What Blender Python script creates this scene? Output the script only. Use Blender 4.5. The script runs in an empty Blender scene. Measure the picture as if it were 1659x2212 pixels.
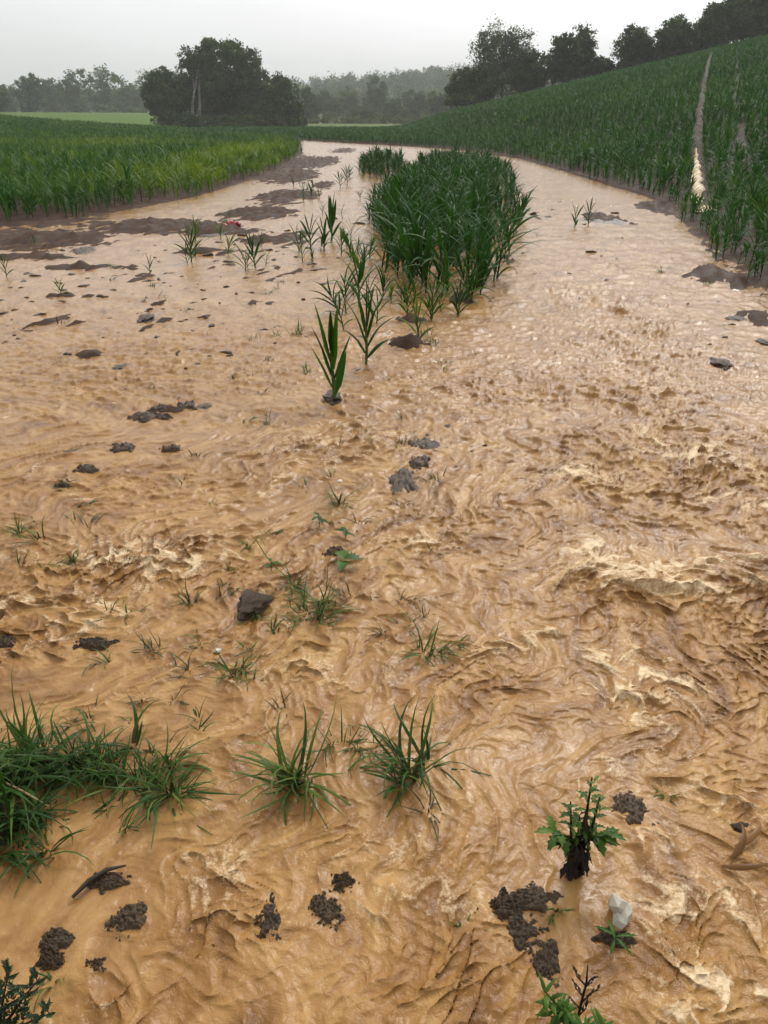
import bpy, math, random
import numpy as np
from mathutils import Vector, Matrix, noise as mnoise

R = math.radians
C = bpy.context.scene.collection
SC = bpy.context.scene

# ------------------------------------------------------------------ camera
PW, PH, FPX = 1659.0, 2212.0, 1670.0          # picture units used for measuring, focal length in them
HOR = 252.0
CAMH = 1.5
PITCH = math.atan((PH/2-HOR)/FPX)
cam_d = bpy.data.cameras.new("camera"); cam = bpy.data.objects.new("camera", cam_d); C.objects.link(cam)
cam_d.sensor_fit = 'VERTICAL'; cam_d.sensor_height = 24.0; cam_d.lens = 24.0*FPX/PH
cam_d.clip_start = 0.05; cam_d.clip_end = 5000
cam.location = (0, 0, CAMH); cam.rotation_euler = (math.pi/2-PITCH, 0, 0)
SC.camera = cam

# ------------------------------------------------------------------ world: overcast sky
SUN_EL, SUN_AZ = 46.0, 24.0                  # azimuth from +Y towards +X
world = bpy.data.worlds.new("World"); SC.world = world; world.use_nodes = True
nt = world.node_tree; nt.nodes.clear()
def N(nt, t, **kw):
    n = nt.nodes.new(t)
    for k, v in kw.items():
        if k.startswith('i_'):
            key = k[2:].replace('_', ' ')
            n.inputs[key].default_value = v
        else: setattr(n, k, v)
    return n
L = lambda nt, a, b: nt.links.new(a, b)
sky = N(nt, 'ShaderNodeTexSky', sky_type='NISHITA', sun_disc=False)
sky.sun_elevation = R(SUN_EL); sky.sun_rotation = R(SUN_AZ); sky.dust_density = 5
hs = N(nt, 'ShaderNodeHueSaturation'); hs.inputs['Saturation'].default_value = 0.12; hs.inputs['Value'].default_value = 0.09
L(nt, sky.outputs[0], hs.inputs['Color'])
tc = N(nt, 'ShaderNodeTexCoord'); sx = N(nt, 'ShaderNodeSeparateXYZ'); L(nt, tc.outputs['Generated'], sx.inputs[0])
mr = N(nt, 'ShaderNodeMapRange'); mr.inputs['From Min'].default_value = -0.02; mr.inputs['From Max'].default_value = 0.95
L(nt, sx.outputs['Z'], mr.inputs['Value'])
cr = N(nt, 'ShaderNodeValToRGB'); e = cr.color_ramp.elements
e[0].position = 0; e[0].color = (0.56, 0.565, 0.57, 1); e[1].position = 1; e[1].color = (1.45, 1.46, 1.47, 1)
m = cr.color_ramp.elements.new(0.12); m.color = (0.74, 0.745, 0.755, 1)
m = cr.color_ramp.elements.new(0.3); m.color = (0.92, 0.925, 0.935, 1)
L(nt, mr.outputs[0], cr.inputs[0])
cn = N(nt, 'ShaderNodeTexNoise'); cn.inputs['Scale'].default_value = 1.6; cn.inputs['Detail'].default_value = 4
mp = N(nt, 'ShaderNodeMapping'); mp.inputs['Scale'].default_value = (1, 1, 2.6); L(nt, tc.outputs['Generated'], mp.inputs[0]); L(nt, mp.outputs[0], cn.inputs['Vector'])
cm = N(nt, 'ShaderNodeMapRange'); cm.inputs['From Min'].default_value = .3; cm.inputs['From Max'].default_value = .7
cm.inputs['To Min'].default_value = .80; cm.inputs['To Max'].default_value = 1.12; L(nt, cn.outputs['Fac'], cm.inputs['Value'])
mul = N(nt, 'ShaderNodeMixRGB', blend_type='MULTIPLY'); mul.inputs[0].default_value = 1
L(nt, cr.outputs[0], mul.inputs[1]); L(nt, cm.outputs[0], mul.inputs[2])
add = N(nt, 'ShaderNodeMixRGB', blend_type='ADD'); add.inputs[0].default_value = 1
dm = N(nt, 'ShaderNodeMapRange'); L(nt, sx.outputs['Y'], dm.inputs['Value']); dm.inputs['From Min'].default_value = -1; dm.inputs['From Max'].default_value = .9
dm.inputs['To Min'].default_value = .28; dm.inputs['To Max'].default_value = 1.28
mul2 = N(nt, 'ShaderNodeMixRGB', blend_type='MULTIPLY'); mul2.inputs[0].default_value = 1
L(nt, mul.outputs[0], mul2.inputs[1]); L(nt, dm.outputs[0], mul2.inputs[2]); L(nt, mul2.outputs[0], add.inputs[1]); L(nt, hs.outputs[0], add.inputs[2])
bg = N(nt, 'ShaderNodeBackground'); bg.inputs['Strength'].default_value = 0.59; L(nt, add.outputs[0], bg.inputs['Color'])
wo = N(nt, 'ShaderNodeOutputWorld'); L(nt, bg.outputs[0], wo.inputs['Surface'])

sun_d = bpy.data.lights.new("sun", 'SUN'); sun_d.energy = 1.2; sun_d.angle = R(16); sun_d.color = (1.0, .97, .92)
sun = bpy.data.objects.new("sun", sun_d); C.objects.link(sun)
sdir = Vector((math.sin(R(SUN_AZ))*math.cos(R(SUN_EL)), math.cos(R(SUN_AZ))*math.cos(R(SUN_EL)), math.sin(R(SUN_EL))))
sun.rotation_euler = sdir.to_track_quat('Z', 'Y').to_euler()

SC.view_settings.view_transform = 'Standard'; SC.view_settings.look = 'None'; SC.view_settings.gamma = 1
SC.view_settings.exposure = 0.28
SC.render.engine = 'CYCLES'
cy = SC.cycles
cy.use_denoising = True; cy.max_bounces = 6; cy.diffuse_bounces = 3; cy.glossy_bounces = 3; cy.transmission_bounces = 3
cy.transparent_max_bounces = 6; cy.volume_bounces = 1; cy.use_adaptive_sampling = True; cy.adaptive_threshold = .015
cy.caustics_reflective = False; cy.caustics_refractive = False

# ------------------------------------------------------------------ helpers
CP, SP = math.cos(PITCH), math.sin(PITCH)
def ray(px, py):
    u = (px-PW/2)/FPX; v = (PH/2-py)/FPX
    return (u, CP+SP*v, -SP+CP*v)
def at(px, py, z=0.0):
    r = ray(px, py); t = (z-CAMH)/r[2]
    return (r[0]*t, r[1]*t)
def at_y(px, py, Y):
    r = ray(px, py); t = Y/r[1]
    return np.array((r[0]*t, Y, CAMH+r[2]*t))
def mpp(px, py):                                # metres per picture unit, ground point
    r = ray(px, py); return (-CAMH/r[2])/FPX

_rng = np.random.RandomState(7)
_perm = _rng.permutation(4096).astype(np.int64)
_ang = _rng.rand(4096)*2*np.pi
_gx, _gy = np.cos(_ang), np.sin(_ang)
def perlin(x, y, seed=0):
    xi = np.floor(x).astype(np.int64); yi = np.floor(y).astype(np.int64)
    xf = x-xi; yf = y-yi
    def g(ix, iy, dx, dy):
        h = _perm[(_perm[(ix+seed*131) & 4095]+iy*57+seed*17) & 4095]
        return _gx[h]*dx+_gy[h]*dy
    u = xf*xf*xf*(xf*(xf*6-15)+10); v = yf*yf*yf*(yf*(yf*6-15)+10)
    a = g(xi, yi, xf, yf); b = g(xi+1, yi, xf-1, yf); c = g(xi, yi+1, xf, yf-1); d = g(xi+1, yi+1, xf-1, yf-1)
    return ((a+(b-a)*u)+((c+(d-c)*u)-(a+(b-a)*u))*v)*1.5
def fbm(x, y, seed=0, o=4, g=.5, lac=2.03):
    s = 0; a = 1; t = 0
    for k in range(o):
        s = s+a*perlin(x, y, seed+k); t += a; a *= g; x = x*lac+3.1; y = y*lac-1.7
    return s/t
def ridged(x, y, seed=0, o=4, g=.5, lac=2.1):
    s = 0; a = 1; t = 0; w = 1
    for k in range(o):
        r = 1-np.abs(perlin(x, y, seed+k)); r = r*r
        s = s+a*r*w; w = np.clip(r*1.4, 0, 1); t += a; a *= g; x = x*lac+1.3; y = y*lac+5.7
    return s/t
def ss(a, b, x): 
    t = np.clip((x-a)/(b-a), 0, 1); return t*t*(3-2*t)

def mesh_np(name, V, F, smooth=True, attrs=None, mat=None):
    me = bpy.data.meshes.new(name); V = np.asarray(V, np.float32); F = np.asarray(F, np.int32)
    k = F.shape[1]
    me.vertices.add(len(V)); me.vertices.foreach_set('co', V.ravel())
    me.loops.add(F.size); me.loops.foreach_set('vertex_index', F.ravel())
    me.polygons.add(len(F)); me.polygons.foreach_set('loop_start', np.arange(0, F.size, k, dtype=np.int32))
    me.polygons.foreach_set('loop_total', np.full(len(F), k, np.int32))
    me.polygons.foreach_set('use_smooth', np.full(len(F), smooth, bool))
    me.update(calc_edges=True)
    for an, av in (attrs or {}).items():
        a = me.attributes.new(an, 'FLOAT', 'POINT'); a.data.foreach_set('value', np.asarray(av, np.float32).ravel())
    if mat: me.materials.append(mat)
    return me
def link(name, me, parent=None, loc=(0, 0, 0), rot=(0, 0, 0), scale=None):
    o = bpy.data.objects.new(name, me); C.objects.link(o); o.location = loc; o.rotation_euler = rot
    if scale is not None: o.scale = scale if hasattr(scale, '__len__') else (scale,)*3
    if parent: o.parent = parent
    return o
def tag(o, label=None, cat=None, group=None, kind=None):
    if label: o['label'] = label
    if cat: o['category'] = cat
    if group: o['group'] = group
    if kind: o['kind'] = kind
    return o
def cat_parts(parts):
    V, F, A, n = [], [], {}, 0
    for p in parts:
        v, f = p[0], p[1]; V.append(v); F.append(np.asarray(f)+n); n += len(v)
        for k, a in (p[2] if len(p) > 2 else {}).items(): A.setdefault(k, []).append(a)
    return np.concatenate(V), np.concatenate(F), {k: np.concatenate(a) for k, a in A.items()}

def tube(pts, rad, n=6):
    pts = [np.array(p, float) for p in pts]; V = []; F = []
    for i, p in enumerate(pts):
        d = pts[min(i+1, len(pts)-1)]-pts[max(i-1, 0)]; d = d/(np.linalg.norm(d)+1e-9)
        a = np.cross(d, (0.31, .95, .05)); a = a/(np.linalg.norm(a)+1e-9); b = np.cross(d, a)
        for k in range(n):
            t = 2*np.pi*k/n; V.append(p+rad[i]*(np.cos(t)*a+np.sin(t)*b))
    for i in range(len(pts)-1):
        for k in range(n):
            F.append((i*n+k, i*n+(k+1) % n, (i+1)*n+(k+1) % n, (i+1)*n+k))
    V.append(pts[-1]); e = len(V)-1; o = (len(pts)-1)*n
    for k in range(0, n, 2): F.append((o+k, o+(k+1) % n, o+(k+2) % n, e))
    return np.array(V), np.array(F)
def ribbon(pts, wid, side, fold=0.0):
    """blade along pts; side = sideways vector(s); fold lifts the edges -> V section"""
    P = np.array(pts, float); n = len(P); side = np.asarray(side, float)
    if side.ndim == 1: side = np.tile(side, (n, 1))
    w = np.array(wid)[:, None]*.5
    if fold > 0:
        T = np.gradient(P, axis=0); up = np.cross(side, T); up /= (np.linalg.norm(up, axis=1, keepdims=True)+1e-9)
        V = np.stack([P-side*w+up*w*fold, P, P+side*w+up*w*fold], 1).reshape(-1, 3)
        F = []
        for i in range(n-1):
            F += [(3*i, 3*i+1, 3*i+4, 3*i+3), (3*i+1, 3*i+2, 3*i+5, 3*i+4)]
        t = np.repeat(np.linspace(0, 1, n), 3)
    else:
        V = np.stack([P-side*w, P+side*w], 1).reshape(-1, 3)
        F = [(2*i, 2*i+1, 2*i+3, 2*i+2) for i in range(n-1)]
        t = np.repeat(np.linspace(0, 1, n), 2)
    return V, np.array(F), {'t': t}
def blade(rnd, base, az, length, w, el0, el1, segs=5, fold=0, twist=0.0):
    """arching blade: starts at elevation el0 (deg), ends at el1"""
    p = np.array(base, float); pts = [p.copy()]; st = length/segs
    for i in range(segs):
        e_ = R(el0+(el1-el0)*((i+.5)/segs)**1.3); a = az+twist*i/segs
        p = p+st*np.array((math.cos(a)*math.cos(e_), math.sin(a)*math.cos(e_), math.sin(e_))); pts.append(p.copy())
    s = np.linspace(0, 1, segs+1); wd = w*(np.minimum(1, .45+2.2*s))*(1-s**2.4)+w*.04
    side = np.array((-math.sin(az), math.cos(az), 0))
    if twist: side = np.array([(-math.sin(az+twist*q), math.cos(az+twist*q), .35*math.sin(twist*3*q)) for q in s])
    return ribbon(pts, wd, side, fold)

# ------------------------------------------------------------------ materials
def pmat(name):
    m_ = bpy.data.materials.new(name); m_.use_nodes = True; t = m_.node_tree
    return m_, t, t.nodes['Principled BSDF']
def attr(t, name):
    a = t.nodes.new('ShaderNodeAttribute'); a.attribute_name = name; return a.outputs['Fac']
def ramp(t, src, stops):
    r = t.nodes.new('ShaderNodeValToRGB'); el = r.color_ramp.elements
    while len(el) > 1: el.remove(el[-1])
    el[0].position = stops[0][0]; el[0].color = (*stops[0][1], 1)
    for p, c in stops[1:]:
        q = el.new(p); q.color = (*c, 1)
    if src is not None: t.links.new(src, r.inputs[0])
    return r.outputs[0]
def noise(t, scale, detail=4, rough=.55, vec='Object', dist=0, mapping=None):
    c = t.nodes.new('ShaderNodeTexCoord'); n = t.nodes.new('ShaderNodeTexNoise')
    n.inputs['Scale'].default_value = scale; n.inputs['Detail'].default_value = detail
    n.inputs['Roughness'].default_value = rough; n.inputs['Distortion'].default_value = dist
    src = c.outputs[vec]
    if mapping:
        mm = t.nodes.new('ShaderNodeMapping'); mm.inputs['Scale'].default_value = mapping; t.links.new(src, mm.inputs[0]); src = mm.outputs[0]
    t.links.new(src, n.inputs['Vector']); return n.outputs['Fac']
def mixc(t, fac, a, b, blend='MIX'):
    x = t.nodes.new('ShaderNodeMixRGB'); x.blend_type = blend
    for i, s in ((0, fac), (1, a), (2, b)):
        if hasattr(s, 'links') or hasattr(s, 'node'): t.links.new(s, x.inputs[i])
        elif i == 0: x.inputs[0].default_value = s
        else: x.inputs[i].default_value = (*s, 1)
    return x.outputs[0]
def math_(t, op, a, b=0.0):
    x = t.nodes.new('ShaderNodeMath'); x.operation = op
    for i, s in enumerate((a, b)):
        if hasattr(s, 'node'): t.links.new(s, x.inputs[i])
        else: x.inputs[i].default_value = s
    return x.outputs[0]
def bump(t, bs, h, strength, dist):
    b = t.nodes.new('ShaderNodeBump'); b.inputs['Strength'].default_value = strength; b.inputs['Distance'].default_value = dist
    t.links.new(h, b.inputs['Height']); t.links.new(b.outputs[0], bs.inputs['Normal']); return b

# flood water: silt laden, opaque, glossy; froth where the attribute says
M_water, t, b = pmat('muddy_flood_water')
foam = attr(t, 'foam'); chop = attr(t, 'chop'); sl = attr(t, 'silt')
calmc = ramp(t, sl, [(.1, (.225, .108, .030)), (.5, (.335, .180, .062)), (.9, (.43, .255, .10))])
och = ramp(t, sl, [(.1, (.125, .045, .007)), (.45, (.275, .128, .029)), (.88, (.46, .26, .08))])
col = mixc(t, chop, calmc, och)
fr = ramp(t, noise(t, 90, 5, .75), [(.3, (.55, .37, .19)), (.7, (.86, .69, .45))])
fmask = ramp(t, math_(t, 'ADD', foam, math_(t, 'MULTIPLY', math_(t, 'SUBTRACT', noise(t, 75, 6, .8, dist=.3), .5), 1.9)), [(.28, (0, 0, 0)), (.75, (1, 1, 1))])
col = mixc(t, fmask, col, fr)
t.links.new(col, b.inputs['Base Color']); b.inputs['IOR'].default_value = 1.33
rr = t.nodes.new('ShaderNodeMapRange'); t.links.new(fmask, rr.inputs['Value']); rr.inputs['To Min'].default_value = .21; rr.inputs['To Max'].default_value = .5
t.links.new(rr.outputs[0], b.inputs['Roughness'])
hh = math_(t, 'ADD', noise(t, 34, 5, .6, dist=.9), math_(t, 'MULTIPLY', noise(t, 120, 3, .6, dist=.5), .3))
hh = math_(t, 'MULTIPLY', hh, math_(t, 'ADD', math_(t, 'MULTIPLY', chop, .85), .15))
bump(t, b, hh, 1.0, .0065)

M_mud, t, b = pmat('wet_mud')
mead = attr(t, 'meadow')
mud = ramp(t, noise(t, 3.5, 8, .65), [(.25, (.036, .021, .014)), (.55, (.078, .046, .031)), (.8, (.135, .085, .056))])
grs = ramp(t, noise(t, .35, 6, .7), [(.3, (.075, .125, .028)), (.7, (.11, .17, .042))])
col = mixc(t, mead, mud, grs); t.links.new(col, b.inputs['Base Color'])
rg = t.nodes.new('ShaderNodeMapRange'); t.links.new(noise(t, 7, 3), rg.inputs['Value']); rg.inputs['From Min'].default_value=.35; rg.inputs['From Max'].default_value=.65; rg.inputs['To Min'].default_value = .45; rg.inputs['To Max'].default_value = .8; b.inputs['Specular IOR Level'].default_value = .06
rg2 = math_(t, 'MAXIMUM', rg.outputs[0], mead)
t.links.new(rg2, b.inputs['Roughness'])
bump(t, b, noise(t, 22, 8, .7), .9, .015)

def clodmat(name, lo, hi, sc=14):
    m_, t, b = pmat(name)
    t.links.new(ramp(t, noise(t, sc, 8, .7), [(.3, lo), (.7, hi)]), b.inputs['Base Color'])
    b.inputs['Roughness'].default_value = .32; b.inputs['Specular IOR Level'].default_value = .25; bump(t, b, noise(t, sc*3.5, 7, .7), .8, .006); return m_
M_clod = clodmat('dark_wet_clod', (.042, .028, .017), (.115, .078, .048), 40)
M_clod2 = clodmat('silted_clod', (.060, .040, .024), (.125, .084, .050), 30)
M_white = clodmat('pale_stone', (.86, .79, .60), (.93, .88, .74), 30)

def leafmat(name, c0, c1, c2, rough=.42, trans=.25, tipdry=False, muddy=0.0):
    m_, t, b = pmat(name)
    oi = t.nodes.new('ShaderNodeObjectInfo')
    f = math_(t, 'ADD', math_(t, 'MULTIPLY', attr(t, 'tint'), .75), math_(t, 'MULTIPLY', oi.outputs['Random'], .25))
    col = ramp(t, f, [(0, c0), (.5, c1), (1, c2)])
    if muddy > 0:
        mu = ramp(t, attr(t, 't'), [(0, (1, 1, 1)), (muddy, (0, 0, 0))])
        col = mixc(t, mu, col, (.10, .068, .038))
    t.links.new(col, b.inputs['Base Color']); b.inputs['Roughness'].default_value = rough
    b.inputs['Specular IOR Level'].default_value = .18
    if trans:
        out = t.nodes['Material Output']; tr = t.nodes.new('ShaderNodeBsdfTranslucent'); mx = t.nodes.new('ShaderNodeMixShader')
        mx.inputs[0].default_value = trans; t.links.new(col, tr.inputs['Color'])
        t.links.new(b.outputs[0], mx.inputs[1]); t.links.new(tr.outputs[0], mx.inputs[2]); t.links.new(mx.outputs[0], out.inputs['Surface'])
    return m_
M_corn = leafmat('maize_leaf', (.010, .048, .004), (.028, .108, .006), (.21, .30, .008), rough=.55, trans=.32)
M_stalk = leafmat('maize_stalk', (.05, .10, .03), (.08, .15, .04), (.14, .20, .05), trans=0)
M_grass = leafmat('grass_blade', (.016, .046, .008), (.042, .105, .014), (.15, .20, .035), muddy=.45)
M_mudgrass = leafmat('silted_grass_blade', (.05, .055, .02), (.07, .08, .028), (.11, .10, .04), muddy=.6)
M_weed = leafmat('weed_leaf', (.018, .050, .007), (.045, .115, .012), (.15, .23, .03))
M_deadleaf = leafmat('withered_leaf', (.010, .008, .005), (.022, .016, .010), (.05, .035, .02), trans=.05)
M_straw = leafmat('straw', (.32, .22, .10), (.42, .30, .15), (.5, .36, .2), trans=.1)
M_brownleaf = leafmat('brown_dead_maize_leaf', (.09, .040, .010), (.17, .08, .022), (.25, .13, .04), trans=.15)
M_darkfern = leafmat('dark_foliage', (.006, .022, .008), (.012, .04, .012), (.03, .08, .02), trans=.1)
def treemat(name, a, b_, c): return leafmat(name, a, b_, c, rough=.75, trans=.25)
M_t_dark = treemat('dark_tree_leaves', (.030, .058, .013), (.064, .108, .025), (.14, .19, .05))
M_t_mid = treemat('olive_tree_leaves', (.036, .062, .014), (.085, .125, .032), (.18, .23, .07)) #(.020, .036, .010), (.048, .076, .020), (.11, .14, .045))
M_t_pale = treemat('pale_willow_leaves', (.07, .10, .045), (.13, .17, .08), (.24, .28, .14))
def barkmat(name, lo, hi):
    m_, t, b = pmat(name); t.links.new(ramp(t, noise(t, 3, 6, .7, mapping=(1, 1, .3)), [(.35, lo), (.65, hi)]), b.inputs['Base Color'])
    b.inputs['Roughness'].default_value = .85; return m_
M_bark = barkmat('bark', (.03, .024, .018), (.09, .07, .05))
M_birch = barkmat('birch_bark', (.07, .065, .06), (.34, .33, .30))
M_twig = barkmat('wet_stick', (.02, .014, .010), (.07, .05, .03))
M_red, t, b = pmat('red_plastic'); b.inputs['Base Color'].default_value = (.40, .012, .018, 1); b.inputs['Roughness'].default_value = .3
bump(t, b, noise(t, 18, 3), .6, .004)

# ------------------------------------------------------------------ terrain
def poly_world(pts): return np.array([at(*p) for p in pts])
LB = np.vstack([[(-16, 6.5), (-9.5, 10.0)], poly_world([(0, 492), (150, 474), (300, 450), (420, 425), (500, 402), (570, 380), (625, 355), (650, 333), (652, 312)]), [(-9.0, 62.0)], [(-20.0, 78.0)]])
RB = np.vstack([[(7.0, -3.0), (5.0, 4.5)], poly_world([(1655, 640), (1600, 600), (1550, 565), (1490, 500), (1450, 448), (1400, 425), (1330, 405), (1220, 370), (1120, 342), (1000, 324), (850, 314), (750, 309), (680, 305)]), [(-7.8, 66.0)], [(-18.0, 84.0)]])
POLY = np.vstack([[(-16, -4)], LB, RB[::-1]])
def seg_dist(x, y, P, closed=False):
    d = np.full(x.shape, 1e9); n = len(P)
    for i in range(n if closed else n-1):
        a = P[i]; b_ = P[(i+1) % n]; ex, ey = b_-a; l2 = ex*ex+ey*ey+1e-12
        tt = np.clip(((x-a[0])*ex+(y-a[1])*ey)/l2, 0, 1)
        d = np.minimum(d, (x-a[0]-tt*ex)**2+(y-a[1]-tt*ey)**2)
    return np.sqrt(d)
def inside(x, y, P):
    r = np.zeros(x.shape, bool); n = len(P)
    for i in range(n):
        x1, y1 = P[i]; x2, y2 = P[(i+1) % n]
        c = ((y1 > y) != (y2 > y)) & (x < (x2-x1)*(y-y1)/((y2-y1) or 1e-9)+x1)
        r ^= c
    return r
LEFTSIDE = np.vstack([[(-2000, 6.5)], LB, [(-20, 78), (-60, 2000), (-2000, 2000)]])
def blobs(x, y, lst):
    w = np.zeros(x.shape)
    for px, py, rx, ry, a in lst:
        cx, cy_ = at(px, py); x1, _ = at(px+rx, py); _, y0 = at(px, py-ry); _, y1 = at(px, py+ry)
        sx_ = abs(x1-cx); sy = abs(y0-y1)/2
        w = np.maximum(w, a*np.exp(-(((x-cx)/sx_)**2+((y-cy_)/sy)**2)**1.0))
    return w
MUD = [(450, 545, 170, 11, 1.0), (200, 578, 170, 10, .95), (570, 520, 110, 13, .95), (120, 640, 160, 9, .85), (350, 655, 170, 9, .85), (560, 655, 120, 9, .8), (200, 765, 170, 8, .8), (420, 765, 120, 7, .75), (700, 400, 40, 14, .9),
       (60, 520, 260, 30, 1.15), (60, 555, 160, 14, .9), (330, 490, 240, 24, 1.1), (460, 500, 130, 13, 1.25), (560, 462, 120, 20, 1.15), (620, 425, 110, 24, 1.05), (645, 380, 70, 24, 1.0),
       (690, 350, 70, 22, .95), (740, 325, 60, 12, .8), (300, 600, 150, 26, .75), (120, 700, 190, 50, .72), (330, 700, 110, 34, .7), (600, 590, 170, 42, .72), (620, 520, 110, 50, .8), (480, 580, 90, 30, .6), (420, 800, 120, 26, .5),
       (1300, 472, 80, 18, 1.0), (1430, 450, 60, 14, .95), (1550, 600, 90, 26, .85), (1630, 690, 80, 40, .75), (1170, 470, 60, 40, .7), (1000, 645, 110, 20, 1.0), (900, 690, 80, 24, .85),
       (885, 745, 80, 16, 1.05), (1095, 560, 25, 50, .85), (370, 888, 110, 14, .8), (260, 968, 45, 9, .7), (160, 1020, 80, 16, .65), (790, 620, 50, 60, .7), (690, 690, 70, 30, .6)]
def ground_h(x, y):
    ins = inside(x, y, POLY); d = seg_dist(x, y, POLY, True)
    sd = np.where(ins, -d, d)
    left = inside(x, y, LEFTSIDE)
    # hillside on the right
    x0 = 4.6-5.0*ss(30, 75, y)
    zr = .213*np.maximum(0, x-x0)*ss(0, 9, x-x0+1.5)
    zl = .0014*np.maximum(0, -x-10)**2; zl = np.minimum(zl, 3.4)
    hillr = zr*(1-ss(100, 190, y)*.97)
    z = np.where(x > x0, np.minimum(hillr, 26), np.where(left, zl*(1-.4*ss(88, 120, y)), 0))
    z = z+ss(110, 230, y)*.25*ss(25, -10, x)
    far = ss(300, 560, y)*(5+3*perlin(x/160., y/200., 3)+17*ss(-170, 90, x)*ss(330, 60, x))
    z = z+far
    rim = .045*ss(0, .7, sd)+.02
    lump = (.05*fbm(x*1.3, y*1.3, 11, 4)+.05*fbm(x*7, y*7, 13, 3)*ss(60, 20, y))*ss(-.3, .6, sd)
    outz = np.maximum(z, 0)+rim*ss(-.25, .5, sd)+lump*.5
    # bed of the flood, breaking the surface where MUD says
    ca, sa = math.cos(R(62)), math.sin(R(62))
    s_, t_ = x*ca+y*sa, -x*sa+y*ca
    rg_ = ridged(s_*.9+.3*perlin(x, y, 41), t_*3.3, 21, 5, .55)
    w = blobs(x, y, MUD)
    fine = fbm(x*6, y*6, 33, 4)
    bed = -.085+.030*w*w+.112*w*(.28+rg_*1.1)+.055*fine*w+.045*w*fbm(x*15, y*11, 37, 3)
    bank = ss(-1.1, 0.05, sd)*.075*(.55+.6*rg_)
    return np.where(sd > -.02, outz, bed+bank), sd, left
def gh(x, y):
    return float(ground_h(np.array([x], float), np.array([y], float))[0][0])

xs = np.concatenate([-np.geomspace(14, 900, 110)[::-1], np.linspace(-13.9, 13.9, 620), np.geomspace(14, 900, 110)])
ys = np.concatenate([np.linspace(-12, .4, 14), np.geomspace(.6, 14, 260), np.geomspace(14.1, 110, 330), np.geomspace(111, 1300, 90)])
GX, GY = np.meshgrid(xs, ys)
GZ, SD, LEFT = ground_h(GX, GY)
def grid_faces(nr, nc):
    i = np.arange(nr*nc).reshape(nr, nc)
    return np.stack([i[:-1, :-1], i[:-1, 1:], i[1:, 1:], i[1:, :-1]], -1).reshape(-1, 4)
meadow = ss(90, 96, GY)*(1-ss(225, 262, GY)*.3)*(.75+.25*ss(-16, -26, GX))
g = link('ground', mesh_np('ground', np.stack([GX, GY, GZ], -1).reshape(-1, 3), grid_faces(*GX.shape), True, {'meadow': meadow}, M_mud))
tag(g, 'brown muddy ground of the field and the grassy valley beyond', kind='structure')

# ------------------------------------------------------------------ flood water
rows = [-2.5]
while rows[-1] < 88:
    y = rows[-1]; rows.append(y+max(.0042 if y > .4 else .03, (max(y, 0)**2+2.25)/(773*1.5)*.95))
ys = np.array(rows); NC = 900
sgrid = np.linspace(-1, 1, NC)
half = 1.1+.62*np.maximum(ys, 0)
WX = sgrid[None, :]*half[:, None]; WY = np.repeat(ys[:, None], NC, 1)
print('water grid', WX.shape)
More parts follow.
